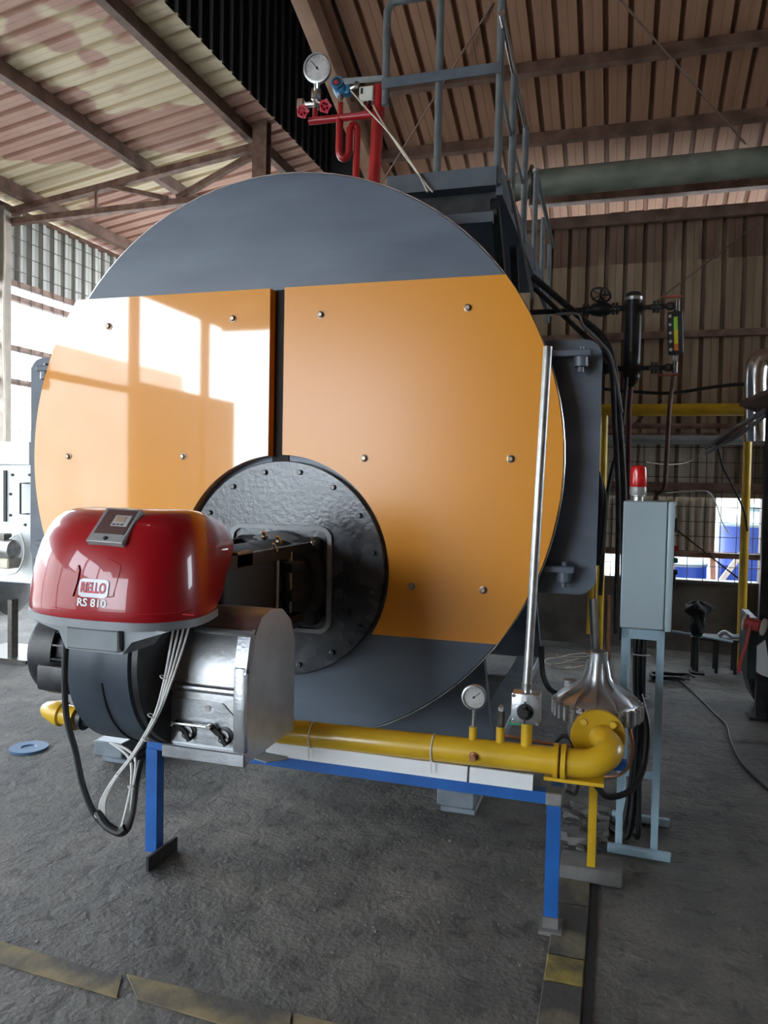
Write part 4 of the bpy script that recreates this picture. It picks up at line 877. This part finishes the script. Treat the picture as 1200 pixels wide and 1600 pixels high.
# ================================================================== RED INSTRUMENT HEADER
RY = 4.0
rh = T('instrument_header', 'red instrument header pipe on top of the boiler', 'pipe', (-1.45, RY, 2.9))
b = MB(); b.cyl((-1.70, RY, 3.485), (-1.335, RY, 3.478), .020, n=18); b.build('header', M_red, rh)
b = MB(); b.cyl((-1.335, RY + .02, 2.88), (-1.30, RY + .02, 3.63), .033, n=20); b.build('riser', M_red, rh)
b = MB(); b.tube(smooth([(-1.52, RY, 3.48), (-1.52, RY, 3.36), (-1.52, RY, 3.30), (-1.507, RY + .005, 3.27), (-1.485, RY + .01, 3.27), (-1.472, RY + .02, 3.30), (-1.47, RY + .02, 3.38), (-1.468, RY + .02, 3.43)], 4), .020, 12); b.build('siphon', M_red, rh)
b = MB(); b.tube(smooth([(-1.468, RY + .02, 3.42), (-1.455, RY + .03, 3.45), (-1.438, RY + .04, 3.44), (-1.432, RY + .04, 3.38), (-1.44, RY + .04, 2.9)], 4), .019, 12); b.build('down_pipe', M_red, rh)
for x, h in ((-1.665, .06), (-1.517, .075), (-1.365, .06)):
    b = MB(); b.cyl((x, RY, 3.49), (x, RY, 3.49 + h), .015, n=12); b.build('nipple', M_red, rh)
gauge('pressure_gauge', 'large round dial gauge above the red header pipe', at(496, 107, Y=RY - .03), (.05, -1, -.12), .075, (-1.655, RY, 3.60), 130)
vt = T('needle_valve', 'silver needle valve with two red handwheels under the large dial', 'valve', (-1.665, RY, 3.55))
b = MB(); b.lathe((-1.662, RY, 3.545), (0, 0, 1), [(.016, 0), (.016, .05), (.026, .055), (.028, .10), (.018, .12), (.014, .15)], 12); b.cyl((-1.66, RY, 3.573), (-1.74, RY - .01, 3.573), .014, n=10); b.box(-1.765, -1.725, RY - .03, RY + .01, 3.555, 3.605, .005, 1); b.cyl((-1.74, RY - .01, 3.56), (-1.735, RY - .05, 3.52), .011, n=8); b.cyl((-1.66, RY, 3.59), (-1.61, RY - .04, 3.56), .011, n=8); b.build('body', M_chrome, vt)
for hc in (at(473, 174, Y=RY - .06), at(508, 166, Y=RY - .05)):
    b = MB(); b.torus(hc, (.1, -1, -.35), .026, .007, 20, 8)
    for k in range(5):
        e = R(72 * k); x_, y_, z_ = frame((.1, -1, -.35)); d_ = x_ * math.cos(e) + y_ * math.sin(e); b.bar(hc, hc + d_ * .026, .008, .006); b.lathe(hc + d_ * .030, (.1, -1, -.35), [(.008, -.006), (.008, .006)], 8)
    b.build('handwheel', M_wheel, vt)
tm = T('pressure_transmitter', 'blue pressure transmitter with round window on the red header', 'transmitter', (-1.517, RY, 3.565))
b = MB(); b.cyl((-1.517, RY, 3.56), (-1.517, RY, 3.60), .015, n=10); b.build('neck', M_chrome, tm)
b = MB(); b.lathe((-1.525, RY - .045, 3.655), (-.1, 1, -.15), [(.034, 0), (.036, .004), (.036, .08), (.032, .10)], 24); b.lathe((-1.505, RY, 3.60), (0, 0, 1), [(.020, 0), (.034, .012), (.034, .04)], 16); b.box(-1.50, -1.46, RY - .02, RY + .03, 3.60, 3.65, .008, 2); b.build('housing', M_transblue, tm)
b = MB(); b.lathe((-1.525, RY - .046, 3.655), (-.1, 1, -.15), [(.024, -.002), (.024, .002)], 20); wn = b.build('window', M_ink, tm)
b = MB(); b.lathe((-1.528, RY - .048, 3.65), (-.1, 1, -.15), [(.012, -.002), (.012, .001)], 14); b.build('display', M_wheel, tm)
b = MB(); b.tube(smooth([(-1.46, RY, 3.63), (-1.43, RY, 3.64), (-1.42, RY, 3.66)], 3), .014, 10); b.build('cable_gland', M_chrome, tm)
sw = T('pressure_switch', 'ivory pressure switch box with black gauge slot on the red header', 'switch', (-1.365, RY, 3.55))
b = MB(); b.box(-1.405, -1.325, RY - .02, RY + .04, 3.545, 3.625, .005, 1); b.build('case', M_box, sw)
b = MB(); b.box(-1.396, -1.382, RY - .0225, RY - .019, 3.585, 3.615); b.build('slot', M_ink, sw)
for x in (-1.372, -1.348): b = MB(); b.cyl((x, RY - .01, 3.545), (x, RY - .01, 3.528), .010, n=8); b.build('gland', M_blackmatt, sw)
for lab, pts in (('thin grey cable sagging from the blue transmitter to the platform', [(545, 138, 4.0), (575, 172, 3.95), (610, 210, 3.85), (650, 265, 3.72), (668, 300, 3.66)]), ('second thin cable from the ivory switch to the platform', [(583, 165, 3.98), (600, 195, 3.9), (630, 240, 3.78), (660, 280, 3.7), (676, 300, 3.67)])):
    pipe('thin_cable', lab, px_path(pts), .0045, M_cream, True, 'cable', 6)
b = MB(); b.bar(at(525, 128, Y=5.6), at(600, 122, Y=5.6), .03, .03); b.build('angle_bar', M_gpipe2, rf)

# ================================================================== BACK AREA
yp = T('overhead_gas_pipe', 'yellow overhead gas pipe before the brown back wall', 'pipe', (.4, 7.0, 0))
b = MB(); b.cyl((-.5, 7.0, 2.17), (1.12, 7.0, 2.165), .053, n=20); b.build('header', M_gpipe, yp)
for (x, z0, z1) in ((-.135, 0, 2.13), (1.015, 0, 2.13)): b = MB(); b.cyl((x, 7.0, z0), (x - .01, 7.0, z1), .036, n=16); b.build('drop_pipe', M_gpipe, yp)
b = MB(); b.torus((1.015, 7.0, 2.16), (0, 1, 0), .02, .036, 12, 8); b.build('elbow', M_gpipe, yp)
pipe('wall_pipe', 'grey horizontal pipe below the yellow overhead pipe', [Vector((-.6, 7.25, 1.93)), Vector((1.2, 7.25, 1.925))], .042, M_gpipe2, False)
pipe('wall_pipe', 'thin dark pipe just under the overhead yellow pipe', [Vector((-.6, 7.35, 2.06)), Vector((1.2, 7.35, 2.055))], .025, M_rust, False)
pipe('black_hose', 'black hose sagging across the brown back wall', px_path([(925, 606, 6.9), (990, 612, 6.9), (1050, 614, 6.9), (1120, 604, 6.9), (1170, 600, 6.85), (1215, 604, 6.8)]), .014, M_cableb, True, 'hose')
si = T('insulated_pipe', 'silver insulated pipe bending at the dark canopy', 'pipe', (1.02, 6.6, 1.3))
b = MB(); b.tube(smooth([at(1181, 690, Y=6.5), at(1181, 620, Y=6.5), at(1181, 590, Y=6.5), at(1185, 568, Y=6.5), at(1200, 560, Y=6.5), at(1260, 556, Y=6.5)], 5), .082, 20); b.build('cladding', M_chrome, si)
b = MB(); b.torus(at(1181, 640, Y=6.5), (0, 0, 1), .083, .004, 24, 6); b.build('seam_band', M_steel, si)
# rack on the right
rk = T('steel_rack', 'dark steel rack with canopy at the right side', 'rack', (1.3, 5.4, 0))
for x, y in ((.925, 5.5), (1.05, 5.0), (1.9, 5.6)):
    b = MB(); b.box(x - .03, x + .03, y - .03, y + .03, 0, 2.04); pp_ = b.build('post', M_black, rk); b = MB(); b.box(x - .07, x + .07, y - .07, y + .07, 0, .02); b.build('foot_plate', M_black, pp_)
for z in (.33, 1.35, 2.0):
    b = MB(); b.bar((.93, 5.5, z), (1.9, 5.55, z), .04, .05); b.build('cross_bar', M_black, rk)
b = MB(); b.bar((.93, 5.5, 2.0), (1.05, 4.9, 2.05), .04, .05); b.build('cross_bar', M_black, rk)
b = MB(); b.prism([at(1155, 634, Y=5.6), at(1200, 615, Y=5.3), at(1290, 600, Y=5.2), at(1290, 640, Y=5.6), at(1190, 648, Y=5.7)], (0, 0, .03)); b.build('canopy', M_purlin, rk)
b = MB(); b.box(1.06, 1.9, 5.45, 5.5, .45, 1.3); b.build('panel', mat('rack_grey_panel', (.30, .32, .32), .5), rk)
b = MB(); b.box(.96, 1.02, 5.44, 5.52, 1.3, 1.8); b.build('blue_cloth', mat('dark_blue_cloth', (.02, .05, .12), .8), rk)
lt = T('tube_lamp', 'slanting twin tube lamp fitting hung beside the canopy', 'lamp', at(1150, 680, Y=5.7))
for d in (0, 9):
    b = MB(); b.tube([at(1102, 700 + d, Y=5.9), at(1150 + d, 668 + d, Y=5.75), at(1196, 640 + d, Y=5.6)], .014, 10); b.build('tube', M_steel, lt)
b = MB(); b.bar(at(1120, 695, Y=5.86), at(1190, 644, Y=5.63), .03, .02); b.build('batten', M_rust, lt)
pipe('lamp_cable', 'thin black cable drooping from the tube lamp', px_path([(1122, 700, 5.85), (1130, 730, 5.85), (1150, 770, 5.85), (1163, 800, 5.85), (1168, 830, 5.85)]), .007, M_cableb, True, 'cable', 6)
pipe('lamp_cable', 'pale wire sagging from the tube lamp to the beacon', px_path([(1102, 700, 5.9), (1090, 712, 5.9), (1075, 722, 5.9), (1045, 726, 5.6), (1010, 722, 5.2)]), .004, M_cream, True, 'cable', 6)
pipe('lamp_cable', 'white wire arching over the wall opening', px_path([(1040, 770, 7.49), (1075, 768, 7.49), (1105, 768, 7.49), (1118, 785, 7.5), (1128, 815, 7.5), (1140, 835, 7.5)]), .006, M_cablew, True, 'cable', 6)
re_ = T('hose_reel', 'cream hose reel with red hose hanging from the rack', 'reel', at(1160, 1000, Y=5.45))
rc_ = at(1163, 972, Y=5.45)
for dx in (0, .10): b = MB(); b.lathe(rc_ + Vector((dx, -dx * .5, -dx * .15)), (1, -.5, -.15), [(.055, 0), (.055, .012)], 24); b.build('reel_disc', M_cream, re_)
b = MB(); b.lathe(rc_, (1, -.5, -.15), [(.038, .0), (.038, .10)], 20); b.build('wound_hose', M_hose, re_)
b = MB(); b.tube(smooth([rc_ + Vector((.03, -.05, 0)), at(1165, 1010, Y=5.40), at(1158, 1030, Y=5.40), at(1154, 1050, Y=5.42)]), .012, 8); b.build('loose_hose', M_hose, re_)
mr = T('floor_machine', 'dark machine with black base standing under the hose reel', 'machine', (.98, 5.75, 0))
b = MB(); b.box(.84, .90, 5.5, 5.9, .25, .66, .01, 1); b.build('side_plate', mat('dark_teal_paint', (.02, .035, .035), .5), mr)
b = MB(); b.prism([(.86, 5.62, .25), (.90, 5.62, .1), (1.0, 5.62, .0), (1.5, 5.62, 0), (1.5, 5.62, .45), (.95, 5.62, .45)], (0, .3, 0)); b.build('base', M_black, mr)
b = MB(); b.prism([at(1183, 1010, Y=5.4), at(1196, 1000, Y=5.4), at(1205, 1060, Y=5.4), at(1190, 1055, Y=5.4), at(1182, 1050, Y=5.4)], (0, .02, 0)); b.build('white_sheet', M_white, mr)
# bench with things on it
be = T('work_bench', 'low dark metal bench before the back wall', 'bench', (.75, 6.85, 0))
b = MB(); b.box(.60, .96, 6.72, 6.94, .265, .285); b.build('top', M_blackmatt, be)
for x in (.63, .80, .94):
    for y in (6.75, 6.91): b = MB(); b.box(x - .012, x + .012, y - .012, y + .012, 0, .265); b.build('leg', M_blackmatt, be)
b = MB(); b.tube([at(1050, 986, Y=6.7), at(1145, 1003, Y=6.7)], .010, 8); b.build('conduit', M_lblue, None, 'pale blue plastic conduit lying across the bench', 'tube')
b = MB(); b.tube(smooth([(.82, 6.82, .30), (.86, 6.8, .33), (.92, 6.82, .30), (.97, 6.84, .30)]), .018, 8); b.build('rag', M_gpipe2, None, 'crumpled grey rag on the bench', 'rag')
b = MB(); b.lathe((.62, 6.75, .287), (0, 0, 1), [(.02, 0), (.03, .03), (.022, .05)], 10); b.build('cup', M_white, None, 'small pale cup at the bench edge', 'cup')
st_ = T('coat_stand', 'black jacket draped over a short stand by the bench', 'stand', (.64, 6.68, 0))
b = MB(); b.cyl((.645, 6.68, 0), (.645, 6.68, .50), .014, n=10); b.box(.59, .70, 6.62, 6.715, 0, .015); b.build('pole', M_blackmatt, st_)
b = MB(); jp = at(1091, 950, Y=6.66)
b.lathe(jp + Vector((0, 0, -.22)), (0, 0, 1), [(.03, 0), (.05, .02), (.058, .05), (.06, .09), (.056, .13), (.055, .16), (.08, .18), (.10, .20), (.105, .22), (.09, .24), (.06, .256), (.03, .264), (.005, .268)], 32)
for v in b.V:
    a_ = math.atan2(v.y - jp.y, v.x - jp.x); k_ = 1 + .16 * math.sin(5 * a_ + v.z * 40) + .08 * math.sin(9 * a_ - v.z * 60)
    v.x = jp.x + (v.x - jp.x) * k_; v.y = jp.y + (v.y - jp.y) * k_; v.z += .014 * math.sin(3 * a_ + 1)
b.build('jacket', M_cloth, st_, ang=60)
# yard seen through the wall opening
for lab, x, r_, h in (('large blue water tank with pale domed lid outside the opening', 1.55, .44, 1.30), ('second blue water tank beyond the hanging sheet', .70, .30, .82)):
    t_ = T('water_tank', lab, 'tank', (x, 9.6, -.21), 'blue tanks in the yard')
    b = MB(); b.lathe((x, 9.6, -.21), (0, 0, 1), [(r_ * .96, 0), (r_, .03), (r_, h * .3), (r_ * 1.02, h * .32), (r_, h * .34), (r_, h * .64), (r_ * 1.02, h * .66), (r_, h * .68), (r_, h)], 36); b.build('body', M_tank, t_)
    b = MB(); b.lathe((x, 9.6, -.21 + h), (0, 0, 1), [(r_ * 1.03, 0), (r_ * 1.03, .03), (r_ * .7, .12), (r_ * .4, .17), (r_ * .4, .22), (r_ * .1, .23)], 36); b.build('lid', M_lblue, t_)
yt = T('yard_table', 'pale wooden trestle in the yard below the hanging sheet', 'table', (.85, 8.6, -.21))
b = MB(); b.box(.55, 1.05, 8.5, 8.8, .80, .84); b.build('top', mat('pale_red_wood', (.45, .25, .20), .6), yt)
for x in (.6, 1.0): b = MB(); b.bar((x, 8.65, -.21), (x - .05, 8.65, .80), .05, .05); b.build('leg', mat('pale_red_wood', (.45, .25, .20), .6), yt)
b = MB(); pa = at(1125, 910, Y=8.9); pb_ = at(1155, 870, Y=8.9); b.bar(pa - (pb_ - pa) * ((pa.z + .2) / (pb_.z - pa.z)), pb_ + (pb_ - pa) * .4, .05, .05); b.build('plank', M_white, None, 'white plank leaning before the large blue tank', 'plank')
b = MB(); b.box(-3, 9, 14, 14.2, -.21, 1.9); b.build('yard_wall', M_outwall, None, 'pale wall closing the yard behind the tanks', 'wall', None, 'structure')
b = MB(); b.box(-14.2, -14, -16, 1, -.21, 4.9); b.box(-14.2, -14, 1, 16, -.21, 2.6); b.build('yard_wall', M_outwall, None, 'added pale wall beyond the left side mesh, reflected in the amber panel', 'wall', None, 'structure')  # added wall, its height set for the reflection in the left panel
# ================================================================== LEFT MACHINE
wm = T('white_machine', 'white enamelled machine casing with bar handle by the left wall', 'machine', (-5.0, 5.35, 0))
def LB(x0, y0, x1, y1, Y, d): a = at(x0, y1, Y=Y); c_ = at(x1, y0, Y=Y); return a.x, c_.x, Y, Y + d, a.z, c_.z
b = MB(); e = LB(-60, 728, 52, 905, 5.0, .5); b.box(*e, .01, 1); b.build('casing', M_whitem, wm)
b = MB(); e = LB(-60, 690, 46, 725, 5.02, .3); b.box(*e, .006, 1); b.build('control_box', M_whitem, wm)
b = MB(); b.tube([at(45, 755, Y=4.99), at(45, 755, Y=4.95), at(32, 755, Y=4.95), at(32, 803, Y=4.95), at(45, 803, Y=4.95), at(45, 803, Y=4.99)], .008, 8); b.build('bar_handle', M_black, wm)
b = MB(); b.box(*LB(5, 735, 9, 815, 4.985, .02)); b.build('door_gap', M_ink, wm)
for q in ((20, 742), (47, 742), (17, 772), (17, 805), (40, 820), (-3, 742)):
    b = MB(); b.lathe(at(*q, Y=5.0), (0, -1, 0), [(.012, 0), (.010, .012)], 10); b.build('knob', M_ink, wm)
b = MB(); b.lathe(at(0, 905, Y=5.25) , (1, .2, 0), [(.30, -.6), (.31, -.02), (.30, .12), (.22, .2), (.02, .26)], 36)
b.build('drum', M_alu, wm)
for x in (18, -20):
    a = at(x, 975, Y=5.0); b = MB(); b.box(a.x - .02, a.x + .02, 4.98, 5.05, 0, .5); b.build('leg', M_bolt, wm)
b = MB(); e = LB(-60, 1030, 40, 1037, 4.95, .5); b.box(e[0], e[1], e[2], e[3], 0, .03); b.build('base', M_bolt, wm)
pm = T('pump_motor', 'grey pump motor mounted on the front of the white machine', 'motor', at(15, 880, Y=4.85))
mc = at(12, 858, Y=4.85); b = MB(); b.lathe(mc - Vector((.16, 0, 0)), (1, 0, 0), [(.05, 0), (.075, .01), (.075, .22), (.05, .24)], 24); b.build('body', M_steel, pm)
b = MB(); b.box(mc.x - .1, mc.x + .05, 4.80, 4.95, mc.z - .15, mc.z - .07, .01, 1); b.build('foot', M_cream, pm)
b = MB(); b.box(mc.x - .12, mc.x, 4.82, 4.9, mc.z + .06, mc.z + .12, .008, 1); b.build('terminal_box', M_bolt, pm)
b = MB(); b.tube(smooth([mc + Vector((.02, 0, .08)), at(32, 835, Y=4.8), at(38, 865, Y=4.8), at(28, 892, Y=4.8), at(12, 898, Y=4.8)]), .007, 8); b.build('cable', M_cablew, pm)
# ================================================================== THINGS ON THE FLOOR
c0 = P(45, 1170)
b = MB(); b.lathe(c0, (0, 0, 1), [(.10, 0), (.10, .012), (.04, .012), (.034, .006)], 32); bd = b.build('pipe_flange', mat('flange_blue', (.04, .11, .22), .45), None, 'flat blue ring flange lying on the floor left of the burner', 'flange')
pipe('floor_cable', 'thin dark cable winding over the floor toward the rack', [P(x, y) + Vector((0, 0, .007)) for x, y in ((1040, 1055), (1065, 1068), (1090, 1090), (1115, 1115), (1135, 1135), (1142, 1160), (1160, 1195), (1200, 1235))], .006, M_cableb, True, 'cable', 6)
coil = T('cable_coil', 'tangled black cable heap on the floor behind the stand', 'cables', P(1040, 1062))
for k in range(4):
    c_ = P(1038 + 4 * k, 1060 + 2 * k); b = MB(); b.tube(smooth([c_ + Vector(((.10 + .02 * k) * math.cos(t), .09 * math.sin(t) + .01 * k, .012 + .012 * k + .008 * math.sin(3 * t))) for t in [i * .7 for i in range(9)]], 5), .010, 6); b.build('loop', M_cableb, coil)
wire = T('wire_tangle', 'tangle of pale wires on the floor behind the boiler side', 'wires', P(885, 1030))
for k in range(6):
    c_ = P(870 + 8 * k, 1028 + (k % 3) * 9); b = MB(); b.tube(smooth([c_ + Vector((.14 * math.cos(t + k), .12 * math.sin(1.3 * t + k), .01 + .02 * abs(math.sin(t)))) for t in [i * .8 for i in range(8)]], 4), .004, 5); b.build('wire', M_cream if k % 2 else M_rust, wire)
# rubble and grit: too small and many to pick out
def grit(name, label, centre, spread, cnt, s0, s1, m_, seed, keep=None):
    rn = random.Random(seed); b = MB()
    for i in range(cnt):
        c_ = Vector((centre[0] + rn.gauss(0, spread[0]), centre[1] + rn.gauss(0, spread[1]), 0)); s_ = rn.uniform(s0, s1) * (1 if rn.random() > .1 else 1.8)
        vs_ = [c_ + Vector((sx * s_ * rn.uniform(.5, 1.2), sy * s_ * rn.uniform(.5, 1.2), s_ * (.0 if sz < 0 else rn.uniform(.5, 1.1)))) for sx in (-1, 1) for sy in (-1, 1) for sz in (-1, 1)]
        b.add(vs_, [(0, 1, 3, 2), (4, 6, 7, 5), (0, 4, 5, 1), (2, 3, 7, 6), (0, 2, 6, 4), (1, 5, 7, 3)])
    b.build(name, m_, None, label, 'gravel', None, 'stuff')
grit('rubble', 'broken concrete rubble behind the yellow pipe post', (-.11, 3.45), (.05, .12), 150, .008, .026, M_conc, 3)
grit('grit', 'loose grit and stone chips scattered on the concrete floor', (-.9, 2.75), (.55, .45), 300, .0016, .004, mat('stone_chips', (.17, .165, .155), .9, 0, .3, 3), 5)
